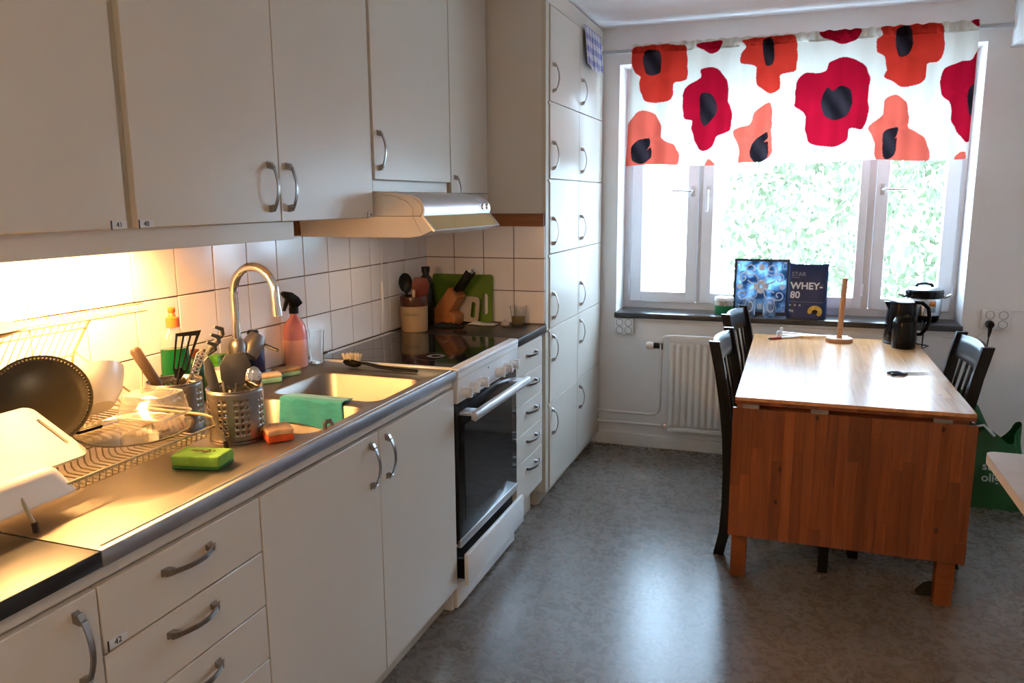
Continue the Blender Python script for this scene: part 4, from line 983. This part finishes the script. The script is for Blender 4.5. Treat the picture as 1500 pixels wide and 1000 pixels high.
obj('folding_arm', MB().tube([(.05, 1.402, 1.118), (.20, 1.446, .998), (.205, 1.446, .979)], .0025, 6), M['wire'], rk)
obj('folding_arm', MB().tube([(.05, 1.402, 1.08), (.15, 1.446, .979)], .0025, 6), M['wire'], rk)
obj('folding_arm', MB().tube([(.20, 1.447, .979), (.155, 1.50, 1.075)], .003, 6), M['wire'], rk)

# things in the rack
brownm = mat('brown_stoneware', (.16,.085,.045), .4, var=.15)
pc = (.065, .985, 1.2035)
t = obj('plate', MB().lathe([(0,.002), (.07,.002), (.10,.012), (.125,.022), (.127,.019), (.10,.008), (.07,0), (0,0)], (0,0,0), 40), brownm, local=True)
t.location = (.142, 1.055, 1.2055); tag(t, 'shallow brown plate lying on the upper rack shelf', 'plate')
# dark tray with beaded rim, leaning
dark = mat('dark_olive_tray', (.035,.028,.014), .3, var=.2, scale=6)
R_ = .128
p = PX(58, 588, .235)
R_ = .103
pc_ = PX(56, 588, .21); nrm_ = Vector((.55, -.65, .52)).normalized()
tr_ = thing('round_tray', 'dark round tray with a beaded rim leaning in the dish rack', 'tray', pc_, nrm_.to_track_quat('Z', 'Y').to_euler())
k_ = R_/.128
obj('dish', MB().lathe([(r*k_, z) for r, z in [(0,-.016), (.090,-.016), (.105,-.006), (.122,0), (.128,.002), (.128,-.001), (.122,-.003), (.105,-.009), (.09,-.019), (0,-.019)]], seg=48), dark, tr_, local=True)
bd = MB()
for k in range(80):
    a = 2*PI*k/80; bd.lathe([(0,.003), (.0026,.0016), (.003,0)], seg=6, mtx=TR(.119*k_*math.cos(a), .119*k_*math.sin(a), -.0008))
o = obj('beaded_rim', bd, mat('tray_bead', (.09,.07,.03), .35), tr_, local=True); o['kind'] = 'stuff'
# white bowl leaning behind it
wh = mat('white_porcelain', (.78,.75,.68), .18, var=.01)
p = PX(128, 552, .135); nb = Vector((-.50, .20, .75)).normalized()
t = obj('bowl', MB().lathe([(r*1.18, z*1.15) for r, z in [(0,-.072), (.030,-.072), (.033,-.068), (.052,-.045), (.064,-.015), (.068,.0), (.066,.001), (.061,-.014), (.049,-.042), (.03,-.064), (0,-.066)]], seg=44), wh, local=True)
t.location = p; t.rotation_euler = nb.to_track_quat('Z', 'Y').to_euler(); tag(t, 'deep white porcelain bowl tilted in the dish rack', 'bowl')
# white cutting board with a slot
cbm = mat('white_board', (.80,.76,.68), .45, var=.02)
bA, bB, bC = PX(0, 608, .30), PX(44, 598, .30), PX(131, 660, .36)
def board_mesh(L, W, th, r, slot=None):
    b = bmesh.new(); E = []
    lo_ = [q for q in rrect(-L/2, L/2, -W/2, W/2, r, 0)]; loops_ = [lo_]
    if slot: loops_.append(rrect(*slot, min(slot[3]-slot[2], slot[1]-slot[0])*.45, 0, 4))
    for Lp in loops_:
        vs = [b.verts.new(q) for q in Lp]; E += [b.edges.new((vs[i], vs[(i+1) % len(vs)])) for i in range(len(vs))]
    bmesh.ops.triangle_fill(b, use_beauty=True, edges=E)
    r_ = bmesh.ops.extrude_face_region(b, geom=b.faces[:]); bmesh.ops.translate(b, verts=[v for v in r_['geom'] if isinstance(v, bmesh.types.BMVert)], vec=(0, 0, th))
    m_ = MB(); m_.join(b); return m_
B_ = PZ(133, 664, .972); A_ = PY(42, 596, B_.y); ey = (B_-A_).normalized(); ex = Vector((0, -1, 0)); ez = ex.cross(ey)
Wd = (B_-A_).length; o_ = (A_+B_)*.5 + ex*.14
print('board', A_, B_, Wd)
cb = thing('cutting_board', 'thin white cutting board with a slot handle leaning in the dish rack', 'cutting board', o_)
bmtx = Matrix(((ex.x, ey.x, ez.x, 0), (ex.y, ey.y, ez.y, 0), (ex.z, ey.z, ez.z, 0), (0, 0, 0, 1)))
obj('board', board_mesh(.28, Wd, .006, .02, (-.128, -.119, -.045, .045)).xf(bmtx@TR(0, 0, -.003)), cbm, cb, local=True, ang=30)
# white tub upside-down
tbm = mat('milky_plastic', (.80,.73,.66), .35, var=.02)
p = PX(62, 700, .40)
tub = obj('plastic_tub', MB().loops([rrect(-.10, .10, -.056, .056, .025, .0), rrect(-.098, .098, -.054, .054, .025, .004), rrect(-.078, .078, -.040, .040, .028, .040), rrect(-.070, .070, -.032, .032, .026, .048), rrect(-.05, .05, -.018, .018, .016, .050)]), tbm, local=True, ang=60, thick=.002)
tub.location = (.372, .962, .940); tub.rotation_euler = (.06, 0, PI/2); tag(tub, 'milky white plastic tub upside down at the front of the dish rack', 'tub')
# oval glass dish and clear box
gd = obj('glass_dish', MB().lathe([(0,0), (.095,0), (.108,.004), (.112,.008), (.109,.008), (.105,.005), (.094,.003), (0,.003)], seg=48, mtx=Matrix.Diagonal((1, 1.15, 1, 1))), GL, local=True)
q_ = PZ(198, 630, .985); gd.location = (q_.x, q_.y, .983); gd.rotation_euler = (0, .05, 0); tag(gd, 'flat oval clear glass dish lying on the dish rack', 'dish')
CLP = clearmat('clear_plastic', (.93,.92,.90), .25, .08, .10)
cbx = thing('clear_box', 'clear plastic food box upside down on the glass dish', 'container', PZ(226, 605, .996), (0, .03, .12))
obj('box', MB().loops([rrect(-.062, .062, -.055, .055, .014, 0), rrect(-.052, .052, -.046, .046, .014, .046), rrect(-.048, .048, -.042, .042, .012, .049)]), CLP, cbx, local=True, ang=50, thick=.0012)
lipm = clearmat('clear_plastic_lip', (.98,.97,.95), .5, .15, .45)
obj('box_rim', MB().tube([(q[0], q[1], .001) for q in rrect(-.063, .063, -.056, .056, .014, 0)], .0022, 6, closed=True), lipm, cbx, local=True)
obj('box_edge', MB().tube([(q[0], q[1], .048) for q in rrect(-.050, .050, -.044, .044, .013, 0)], .0014, 6, closed=True), lipm, cbx, local=True)
p0, p1 = PZ(127, 628, .998), PZ(205, 606, .998); ang = math.atan2(p1.y-p0.y, p1.x-p0.x); L = (p1-p0).length
L = .07; kn = thing('table_knife', 'steel knife with a dark handle lying on the glass dish', 'knife', (p0.x, p0.y-.005, .992), (0, 0, ang))
obj('handle', MB().box(-.02, L*.55, -.006, .006, .0, .008, bev=.003), M['black'], kn, local=True)
obj('blade', MB().prism([(L*.55, -.008), (L*1.9, -.003), (L*2.0, .006), (L*.55, .008)], 'z', .004, .0056), M['chrome'], kn, local=True, smooth=False)

# ------------------------------------------------------------------ perforated utensil cups
def cup(label, c, r, h):
    t = thing('utensil_holder', label, 'utensil holder', c)
    b = MB(); cols, rows = 32, 8; V = {}
    zz = lambda v: .004+(h-.006)*v/rows
    def P(u, v): a = 2*PI*u/cols; return (r*math.cos(a), r*math.sin(a), zz(v))
    def vert(u, v):
        k = (round((u % cols)*8), round(v*8))
        if k not in V: V[k] = b.bm.verts.new(P(u, v))
        return V[k]
    for i in range(cols):
        for j in range(rows):
            ring = [vert(i+a, j+c_) for a, c_ in ((0,0), (.5,0), (1,0), (1,.5), (1,1), (.5,1), (0,1), (0,.5))]
            hole = 1 <= j <= 6 and (i % 8) in (0, 1, 3, 4, 5)
            if hole:
                hr = .25
                hv = [b.bm.verts.new(P(i+.5+hr*math.cos(q), j+.5+hr*.95*math.sin(q))) for q in [math.radians(225+45*k) for k in range(8)]]
                for k in range(8): b.bm.faces.new((ring[k], ring[(k+1) % 8], hv[(k+1) % 8], hv[k]))
            else: b.bm.faces.new(ring)
    b.xf(Matrix.Translation(c)); obj('cup_wall', b, M['steel_cup'], t, ang=60, thick=.001)
    obj('rim', MB().tube([(c[0]+r*math.cos(2*PI*k/40), c[1]+r*math.sin(2*PI*k/40), c[2]+h-.001) for k in range(40)], .0018, 6, closed=True), M['steel_cup'], t)
    obj('cup_base', MB().lathe([(0,.004), (r-.002,.004), (r+.001,.006), (r+.001,.001), (r-.003,0), (0,0)], c, 40), M['steel_cup'], t)
C1 = (.415, 1.525, CT); C2 = (.222, 1.535, CT); CR, CH = .0655, .129
cup('perforated steel utensil holder full of utensils at the edge of the sink', C1, CR, CH)
cup('perforated steel utensil holder half hidden behind the dish rack', C2, CR, CH)
grayn = mat('dark_grey_nylon', (.085,.080,.078), .45, var=.08)
def rod_pts(c, dx, dy, z0, L, bx_, by_):
    a = Vector((c[0]+bx_, c[1]+by_, c[2]+z0)); d = Vector((dx, dy, 1)).normalized(); return a, d
def utensil(name, label, c, base, lean, build):
    # base and lean are given along (sideways, away) seen from where one stands at the counter's end
    f = (Vector((c[0], c[1], 0))-Vector((CAM.x, CAM.y, 0))).normalized(); r = f.cross(Vector((0,0,1)))
    a = Vector((c[0], c[1], c[2]+.008)) + r*base[0]+f*base[1]; d = (Vector((0,0,1))+r*lean[0]+f*lean[1]).normalized()
    y = (f-d*f.dot(d)).normalized(); x = y.cross(d)
    e = Matrix((x, y, d)).transposed().to_euler()
    t = thing(name, label, 'utensil', a, e); build(t); return t
def spatula_gray(t):
    obj('shaft', MB().tube([(0,0,0), (0,0,.13)], .006, 8, flat=.6), grayn, t, local=True)
    obj('blade', MB().prism([(-.012,.12), (-.034,.14), (-.036,.175), (-.022,.200), (.022,.205), (.036,.175), (.036,.14), (.012,.12)], 'y', -.002, .002, .0008), grayn, t, local=True)
utensil('spatula', 'broad dark grey nylon spatula head in the sink-edge utensil holder', C1, (.0,-.012), (.03,.08), spatula_gray)
def knife_gray(t):
    obj('handle', MB().prism([(-.010,0), (-.012,.11), (-.018,.16), (-.016,.195), (-.004,.205), (.004,.18), (.008,.14), (.010,0)], 'y', -.006, .006, .002), grayn, t, local=True)
utensil('knife', 'dark grey angular knife handle in the sink-edge utensil holder', C1, (-.03,-.015), (-.10,.0), knife_gray)
def spoon(t):
    obj('shaft', MB().tube([(0,0,0), (0,0,.115)], .004, 8, flat=.5), M['chrome'], t, local=True)
    obj('bowl', MB().lathe([(0,-.008), (.010,-.006), (.017,-.001), (.0175,.0), (.010,-.0045), (0,-.0065)], seg=24, mtx=TR(0, 0, .142)@Matrix.Diagonal((1.1,1,1.75,1))@ROTX(-PI/2)), M['chrome'], t, local=True)
utensil('table_spoon', 'shiny steel tablespoon in the sink-edge utensil holder', C1, (.03,-.02), (.10,.0), spoon)
def grip(t): obj('handle', MB().tube([(0,0,0), (0,0,.10), (0,0,.165)], .008, 10, radii=[.005,.008,.009], flat=.7), grayn, t, local=True)
utensil('peeler', 'stubby dark handle between the spatula and knife in the sink-edge holder', C1, (-.018,.02), (-.04,.05), grip)
utensil('fork', 'steel fork handle poking out beside the spoon in the sink-edge holder', C1, (.02,.03), (.1,.02), lambda t: obj('handle', MB().tube([(0,0,0), (0,0,.15)], .005, 8, flat=.35), M['chrome'], t, local=True))
brown_h = mat('brown_handle', (.055,.032,.02), .4, var=.1)
def slotted(t):
    obj('shaft', MB().tube([(0,0,0), (0,0,.16)], .006, 8, flat=.6), M['black'], t, local=True)
    hb = MB(); 
    hb.prism([(-.022,.15), (-.036,.235), (-.029,.238), (-.017,.15)], 'y', -.0015, .0015); hb.prism([(-.009,.15), (-.014,.242), (-.007,.244), (-.004,.15)], 'y', -.0015, .0015)
    hb.prism([(.004,.15), (.008,.247), (.015,.248), (.009,.15)], 'y', -.0015, .0015); hb.prism([(.017,.15), (.030,.252), (.040,.252), (.022,.15)], 'y', -.0015, .0015)
    hb.prism([(-.036,.234), (-.037,.242), (.042,.262), (.040,.248)], 'y', -.0015, .0015); hb.prism([(-.010,.13), (-.022,.155), (.022,.155), (.010,.13)], 'y', -.0015, .0015)
    hb.xf(Matrix.Diagonal((.72, 1, 1, 1))); obj('slotted_head', hb, M['black'], t, local=True, smooth=False)
utensil('slotted_spatula', 'black slotted turner standing in the utensil holder behind the rack', C2, (-.025,-.01), (.27,.02), slotted)
utensil('ladle', 'thick brown ladle handle leaning out of the utensil holder behind the rack', C2, (.015,-.0), (-.48,.02), lambda t: obj('handle', MB().tube([(0,0,0), (0,0,.08), (0,0,.13), (0,0,.225), (0,0,.232)], .011, 12, radii=[.004,.006,.013,.0135,.009]), brown_h, t, local=True))
def grater(t):
    obj('frame', MB().tube([(-.007,0,0), (-.009,0,.2), (0,0,.212), (.009,0,.2), (.007,0,0)], .002, 6), M['chrome'], t, local=True)
    g = MB()
    for k in range(14): g.box(-.008, .008, -.003, .003, .07+.0095*k, .0745+.0095*k)
    obj('teeth', g, M['chrome'], t, local=True, smooth=False)
utensil('zester', 'steel zester with toothed strip in the utensil holder behind the rack', C2, (-.005,-.025), (.38,-.02), grater)
def claw(t):
    obj('shaft', MB().tube([(0,0,0), (0,0,.215)], .0045, 8), brown_h, t, local=True)
    for s, z in ((1,.0), (1,.022), (1,.044)):
        obj('prong', MB().tube([(.012,0,.205+z*.3), (.024,0,.225+z), (.016,-.012,.236+z), (-.004,-.02,.234+z)], .0055, 8, radii=[.006,.0065,.006,.004]), grayn, t, local=True)
utensil('pasta_server', 'dark pasta server with curved prongs in the utensil holder behind the rack', C2, (-.025,.02), (.55,.12), claw)

# ------------------------------------------------------------------ bottles along the wall
dsx, dsy = .072, 1.705
ds = thing('dish_soap_bottle', 'clear dish soap bottle with green liquid and an orange cap', 'bottle', (dsx, dsy, CT))
def ov(prof, c, m_=1.0, d=.62, seg=32): return MB().lathe(prof, seg=seg, mtx=TR(*c)@ROTZ(.9)@Matrix.Diagonal((m_, d, 1, 1)))
gliq = mat('green_soap', (.003,.085,.022), .2, var=.1, spec=.5)
obj('liquid', ov([(0,.004), (.034,.004), (.037,.012), (.039,.10), (.037,.172), (0,.172)], (dsx, dsy, CT)), gliq, ds)
obj('bottle', ov([(.0365,.173), (.0362,.18), (.031,.205), (.018,.228), (.013,.236)], (dsx, dsy, CT)), CLP, ds, ang=60)
org = mat('orange_cap', (.85,.13,.02), .4)
obj('cap', MB().lathe([(.0175,.232), (.0175,.258), (.010,.261), (.0075,.272), (.010,.275), (.010,.284), (.006,.287), (0,.287)], (dsx, dsy, CT), 20), org, ds)
obj('label', ov([(.0415,.045), (.0418,.10)], (dsx, dsy, CT)), mat('green_print', (.02,.10,.03), .5, var=.6, scale=60), ds)
gb2 = lathe_thing('small_bottle', 'small dark green bottle with a printed label beside the dish soap', 'bottle', (.055, 1.80, CT), [
    ('bottle', [(0,0), (.026,0), (.028,.004), (.028,.105), (.018,.125), (.011,.130)], mat('bottle_green', (.006,.07,.025), .25, var=.3, scale=40)),
    ('cap', [(.012,.128), (.012,.150), (0,.152)], mat('brown_cap', (.2,.05,.02), .5))], 24)
bbt = lathe_thing('detergent_bottle', 'dark blue detergent bottle with a black cap behind the tap', 'bottle', (.055, 2.065, CT), [
    ('bottle', [(0,0), (.030,0), (.032,.004), (.032,.115), (.024,.135), (.014,.142)], mat('blue_bottle', (.006,.012,.075), .3, var=.2)),
    ('cap', [(.018,.140), (.018,.160), (.014,.166), (0,.166)], M['black'])], 24)
gpk = obj('sponge_packet', MB().box(-.02, .02, -.03, .03, 0, .115, bev=.004), mat('green_packet', (.08,.32,.02), .35, var=.6, scale=40), local=True)
gpk.location = (.045, 1.90, CT); gpk.rotation_euler = (0, 0, .2); tag(gpk, 'small bright green and black packet standing by the tap', 'packet')
mg = thing('coffee_mug', 'white coffee mug behind the utensil holders', 'mug', (.105, 1.868, CT))
obj('cup', MB().lathe([(0,.0), (.032,0), (.034,.004), (.039,.085), (.036,.085), (.032,.008), (0,.008)], (.105, 1.868, CT), 28), wh, mg)
obj('handle', MB().tube([(.105+.035*math.cos(-2.4)+.0*k, 1.868+.035*math.sin(-2.4), CT+.065) if k == 0 else (.105+(.037+.024*math.sin(PI*k/8))*math.cos(-2.4), 1.868+(.037+.024*math.sin(PI*k/8))*math.sin(-2.4), CT+.065-.048*k/8) for k in range(9)], .0055, 8), wh, mg)
# spray bottle
sx, sy = .050, 2.298
pk = (sx, sy, CT)
sbt = thing('spray_bottle', 'pink transparent spray bottle with a black trigger head', 'bottle', pk)
pinkm = mat('pink_plastic', (.92,.34,.33), .15, var=.05, trans=.35); pinkl = mat('pink_liquid', (.86,.43,.34), .2, var=.03)
obj('bottle', MB().lathe([(.0405,.098), (.0405,.115), (.036,.145), (.024,.165), (.014,.176), (.013,.192)], pk, 28), pinkm, sbt)
obj('liquid', MB().lathe([(0,0), (.037,0), (.040,.004), (.0405,.098), (0,.098)], pk, 28), pinkl, sbt)
obj('collar', MB().lathe([(.0165,.188), (.0165,.208), (.012,.212), (0,.212)], pk, 20), M['black'], sbt)
hm = TR(sx, sy, CT)@ROTZ(-2.05)
obj('trigger_head', MB().prism([(-.032,.222), (-.012,.208), (.012,.208), (.016,.225), (.040,.252), (.044,.262), (.034,.268), (.006,.262), (-.018,.244)], 'y', -.010, .010, .003).xf(hm), M['black'], sbt)
obj('trigger', MB().prism([(.018,.236), (.028,.240), (.034,.222), (.040,.200), (.034,.198), (.024,.218)], 'y', -.006, .006, .001).xf(hm), M['black'], sbt)
tumbler('drinking_glass', 'tall clear empty drinking glass next to the pink spray bottle', (.085, 2.368, CT), .024, .031, .120, .0022)

# ------------------------------------------------------------------ sponges, cloth, brush
def sponge(name, label, loc, rz, L, W, h1, h2, m1, m2, seed=1, group=None):
    t = thing(name, label, 'sponge', loc, (0, 0, rz), group); rg = random.Random(seed)
    def blob(z0, z1, j):
        b = bmesh.new(); bmesh.ops.create_grid(b, x_segments=1, y_segments=1, size=1); b.free()
        m_ = MB().box(-L/2, L/2, -W/2, W/2, z0, z1, bev=.004, seg=2)
        bmesh.ops.subdivide_edges(m_.bm, edges=[e for e in m_.bm.edges if e.calc_length() > .015], cuts=5, use_grid_fill=True)
        for v in m_.bm.verts:
            d = mnoise.noise_vector(Vector((v.co.x*40+seed, v.co.y*40, v.co.z*60)))*j
            v.co += Vector((d.x, d.y, d.z*(1 if v.co.z > z0+.002 else .0)))
        return m_
    obj('scourer', blob(0, h1, .0015), m1, t, local=True, ang=60); obj('foam', blob(h1-.0005, h1+h2, .0022), m2, t, local=True, ang=60)
    return t
def foam(n, c): return mat(n, c, .9, var=.15, scale=40, bump=.8, bscale=260)
p0, p1, p2 = PZ(251, 688, CT), PZ(322, 691, CT), PZ(343, 675, CT)
cxy = (p0+p2)*.5; rz_ = math.atan2(p1.y-p0.y, p1.x-p0.x)
gsp = sponge('sponge', 'bright green sponge lying on the draining board', (cxy.x, cxy.y, CT+.0005), rz_, .112, .068, .007, .024, foam('dark_green_scourer', (.02,.14,.035)), foam('green_foam', (.16,.34,.05)), 2)
st_ = MB()
for k in range(26):
    a = random.uniform(0, 6.3); r = random.uniform(0, 1); st_.lathe([(0,.0012), (.0028,.0008), (.0032,0)], (.03*r*math.cos(a)-.005, .010*r*math.sin(a)+.006, .0312), 6)
obj('brown_stain', st_, mat('stain', (.12,.05,.015), .9), gsp, local=True)
p0, p1 = PZ(391, 652, CT), PZ(431, 646, CT); cxy = (p0+p1)*.5
sponge('sponge', 'orange sponge with a worn beige top by the small basin', (cxy.x-.028, cxy.y+.028, CT+.0005), math.atan2(p1.y-p0.y, p1.x-p0.x), .064, .070, .018, .014, foam('orange_foam', (.62,.085,.02)), foam('beige_scourer', (.62,.38,.22)), 4)
sponge('sponge', 'pale worn sponge with a green base leaning nearer the tap', (.112, 2.055, CT+.0005), .9, .075, .05, .018, .012, foam('teal_foam', (.20,.40,.32)), foam('cream_foam', (.66,.50,.34)), 5)
sponge('sponge', 'pale worn sponge with a dark stain next to the spray bottle', (.108, 2.155, CT+.0005), 1.1, .085, .05, .016, .012, foam('teal_foam_b', (.22,.40,.30)), foam('brown_foam', (.42,.27,.15)), 6)
# teal cloth over the basin divider
tealm = mat('teal_cloth', (.025,.26,.32), .95, var=.12, scale=30, bump=.9, bscale=180, stretch=(1,1,2.5), sheen=.3)
def clp(u, v):
    x = .285+.205*u; s = v*.125
    wv = .003*math.sin(u*14+v*3)
    if s < .075: y, z = 1.8775-.004+wv*.8-.006*(1-s/.075), CT-.070+s + .006*math.sin(u*6)*(1-s/.075)
    elif s < .105: q = (s-.075)/.03; y, z = 1.874+.064*q*.55+wv*.2, CT+.005+.004*math.sin(PI*q)
    else: q = (s-.105)/.02; y, z = 1.909+.030*q, CT+.005-.001*q
    return (x+.012*(1-v)*(u-.2), y, z)
cl = obj('dish_cloth', MB().grid(clp, 40, 40), tealm, base=(.39, 1.9, CT), ang=80, thick=.003); tag(cl, 'teal dish cloth draped over the divider between the sink basins', 'cloth')
p = PZ(458, 628, CT)
cp_ = obj('sink_clip', MB().tube([(-.008, 0, .0), (-.008, 0, .016), (-.004, 0, .020), (.006, 0, .020), (.010, 0, .016), (.010, 0, .008)], .003, 8, flat=2.0), M['steel_cup'], local=True)
cp_.location = (.588, 1.655, CT+.0015); cp_.rotation_euler = (0, 0, .9); tag(cp_, 'small bent steel clip at the edge of the small basin', 'clip')
p0, p1 = PZ(512, 535, CT+.01), PZ(611, 543, CT+.01)
bang = math.atan2(p1.y-p0.y, p1.x-p0.x); L = (p1-p0).length
br = thing('dish_brush', 'black dish brush with cream bristles lying behind the sink', 'brush', (p0.x, p0.y+.0, CT+.001), (0, 0, bang))
obj('handle', MB().tube([(.03,0,.022), (.07,0,.020), (.12,0,.012), (.18,0,.008), (L,0,.008)], .007, 10, radii=[.006,.007,.009,.009,.008], flat=.75), M['black'], br, local=True)
obj('head', MB().lathe([(0,0), (.026,0), (.027,.006), (.020,.012), (0,.013)], seg=20, mtx=TR(.012,0,.022)@Matrix.Diagonal((1.3,.85,1,1))@ROTX(2.6)), M['black'], br, local=True)
bs = MB(); rg = random.Random(9)
for k in range(170):
    a = rg.uniform(0, 6.283); r = math.sqrt(rg.random()); x, y = .012+.030*r*math.cos(a), .019*r*math.sin(a)
    bs.tube([(x, y, .022), (x*1.25-.004+rg.uniform(-.003,.003), y*1.3+rg.uniform(-.003,.003), .050+rg.uniform(-.004,.003))], .0009, 4)
o = obj('bristles', bs, mat('cream_bristle', (.78,.70,.55), .7), br, local=True, smooth=False); o['kind'] = 'stuff'
t = obj('hose_clip', MB().box(-.028, .028, -.006, .006, 0, .008, bev=.002), M['black'], local=True)
t.location = (.03, 2.49, CT+.0045); t.rotation_euler = (0, 0, PI/2); tag(t, 'small black clip on the rear rim of the hob', 'clip')

# ------------------------------------------------------------------ corner beyond the stove
p = PZ(604, 489, CT); jc = (.098, 3.125, CT)
jar = thing('utensil_jar', 'tall stoneware utensil jar with a brown top and a printed band', 'jar', jc)
obj('lower_body', MB().lathe([(0,0), (.058,0), (.060,.004), (.061,.112)], jc, 32), mat('cream_stoneware', (.42,.28,.15), .4, var=.05), jar)
obj('upper_band', MB().lathe([(.061,.112), (.062,.150), (.060,.156), (.056,.156), (.055,.02), (0,.02)], jc, 32), mat('brown_glaze', (.075,.022,.012), .2, var=.15), jar)
jt = text_mesh('UTENSILS', .017, mat('jar_print', (.06,.045,.04), .6), ext=.0001)
for v in jt.vertices:  # wrap the band lettering round the jar
    a = -1.95+v.co.x/.061; v.co = Vector((.0615*math.cos(a), .0615*math.sin(a), v.co.y)) 
inst('lettering', jt, jar, (jc[0], jc[1], CT+.072))
def jar_ut(name, label, base, lean, fn): return utensil(name, label, jc, base, lean, fn)
def ladle(t):
    obj('shaft', MB().tube([(0,0,.015), (0,0,.17)], .005, 8), M['black'], t, local=True)
    obj('bowl', MB().lathe([(0,-.012), (.018,-.009), (.030,.0), (.0305,.003), (.018,-.006), (0,-.009)], seg=24, mtx=TR(0,0,.205)@Matrix.Diagonal((1,1,1.45,1))@ROTX(PI/2)), M['black'], t, local=True)
jar_ut('serving_spoon', 'black serving spoon standing in the stoneware jar', (-.022,.008), (-.06,.02), ladle)
redm = mat('rust_red_silicone', (.17,.025,.012), .45, var=.15)
def redsp(t):
    obj('shaft', MB().tube([(0,0,.015), (0,0,.15)], .006, 8), M['brownrail'], t, local=True)
    obj('head', MB().prism([(-.012,.14), (-.036,.165), (-.040,.205), (-.025,.228), (.025,.230), (.038,.205), (.036,.165), (.012,.14)], 'y', -.005, .005, .002), redm, t, local=True)
jar_ut('silicone_spoon', 'rust red broad spatula standing in the stoneware jar', (.01,-.01), (.11,.0), redsp)
jar_ut('wooden_spoon', 'pale wooden spoon handle sticking out of the stoneware jar', (-.0,-.03), (.0,-.06), lambda t: obj('handle', MB().tube([(0,0,.015), (0,0,.172), (0,0,.180)], .007, 10, radii=[.006,.0075,.004]), mat('pale_wood', (.55,.36,.22), .6), t, local=True))
lathe_thing('oil_bottle', 'dark bottle with a square black cap behind the stoneware jar', 'bottle', (.075, 3.30, CT), [
    ('bottle', [(0,0), (.036,0), (.038,.004), (.038,.19), (.030,.215), (.016,.232), (.015,.245)], mat('dark_bottle', (.012,.016,.012), .2)),
    ('cap', [(.019,.243), (.020,.268), (.018,.271), (0,.271)], M['black'])], 24)
# green board against the end tiles
gbd = obj('cutting_board', board_mesh(.31, .225, .006, .014, (.105, .131, -.075, .025)).xf(ROTX(PI/2)@TR(0, .1135, -.003)), mat('green_board', (.11,.19,.013), .45, var=.08), local=True, ang=30)
gbd.location = (.203, 3.424, CT+.0005); gbd.rotation_euler = (-.045, 0, 0); tag(gbd, 'green plastic cutting board with a slot handle against the tiles', 'cutting board')
wbd = obj('cutting_board', board_mesh(.125, .12, .010, .02, (.022, .044, -.040, .035)).xf(ROTX(PI/2)@TR(0, .061, -.005)), mat('grey_beige_board', (.42,.36,.28), .5, var=.08), local=True, ang=30)
wbd.location = (.235, 3.392, CT+.006); wbd.rotation_euler = (-.11, .06, 0); tag(wbd, 'small beige cutting board with a handle slot leaning on the green board', 'cutting board')
kb = thing('knife_block', 'slanted orange-brown wooden knife block in the tiled corner', 'knife block', (.165, 3.345, CT), (0, 0, -.10))
obj('block', MB().prism([(-.055,0), (.055,0), (.062,.045), (.030,.062), (.075,.130), (.030,.175), (-.06,.06)], 'y', -.045, .045, .003), M['blockwood'], kb, local=True)
for k, (y, L) in enumerate(((-.028,.125), (.0,.115), (.028,.12))):
    kn_ = thing('kitchen_knife', ['black knife handle with a white end, in front in the wooden block', 'black knife handle in the middle slot of the wooden block', 'black knife handle in the rear slot of the wooden block'][k], 'knife', (0,0,0))
    R2 = TR(.165, 3.345, CT)@ROTZ(-.10)@TR(.054, y, .156)@ROTY(math.radians(37))
    kn_.matrix_world = R2; ORG[kn_] = Vector((0,0,0))
    obj('handle', MB().box(-.012, .012, -.008, .008, .004, L, bev=.004), M['black'], kn_, local=True)
    obj('pommel', MB().box(-.0122, .0122, -.0082, .0082, L-.004, L+.005, bev=.003), M['alu'], kn_, local=True)
def clothp(u, v):
    return (.135+.135*u+.01*math.sin(v*7), 3.225+.05*v+.008*math.sin(u*9), CT+.002+.016*(math.sin(u*PI)*math.sin(v*PI))**.6*(1+.4*math.sin(u*17)*math.cos(v*8)))
t = obj('pot_holder', MB().grid(clothp, 30, 16), mat('black_cloth', (.010,.011,.014), .9, bump=.5), base=(.2, 3.25, CT), ang=80, thick=.003); tag(t, 'crumpled black pot holder in front of the knife block', 'pot holder')
def papp(u, v): return (.265+.135*u, 3.335+.06*v+.004*math.sin(u*8), CT+.003+.012*math.sin(v*PI)**.5*(.6+.4*math.sin(u*6+1))*min(1, 6*u, 6*(1-u)))
t = obj('paper_napkin', MB().grid(papp, 30, 14), mat('white_paper', (.74,.70,.66), .9), base=(.33, 3.36, CT), ang=80, thick=.0015); tag(t, 'folded white paper napkin on the black worktop', 'napkin')
p = PZ(740, 478, CT)
gl_ = thing('garlic_bulb', 'small garlic bulb on the black worktop beside the glass', 'garlic', (p.x, p.y, CT))
obj('bulb', MB().lathe([(0,0), (.010,.0), (.019,.006), (.021,.013), (.015,.021), (.006,.027), (.004,.034), (0,.035)], (p.x, p.y, CT), 18), mat('garlic_skin', (.55,.45,.36), .6, var=.1, scale=50), gl_)
obj('root', MB().lathe([(.006,-.0), (.007,.0015), (0,.002)], (p.x+.018, p.y-.006, CT), 8), mat('garlic_root', (.4,.3,.2), .8), gl_)
p = PZ(762, 474, CT)
tumbler('juice_glass', 'clear tumbler half full of a pale brown drink on the black worktop', (p.x, p.y-.025, CT), .030, .041, .088, .003, liquid=(.042, mat('pale_drink', (.40,.27,.10), .2)))
t = obj('wire_loop', MB().tube([(.33+.03*math.cos(a), 3.10+.014*math.sin(a), CT+.003+.006*math.sin(a*2)**2) for a in [2*PI*k/20 for k in range(20)]], .0015, 6, closed=True), M['black'], base=(.33, 3.10, CT)); tag(t, 'thin black wire loop lying at the rear edge of the hob', 'wire')
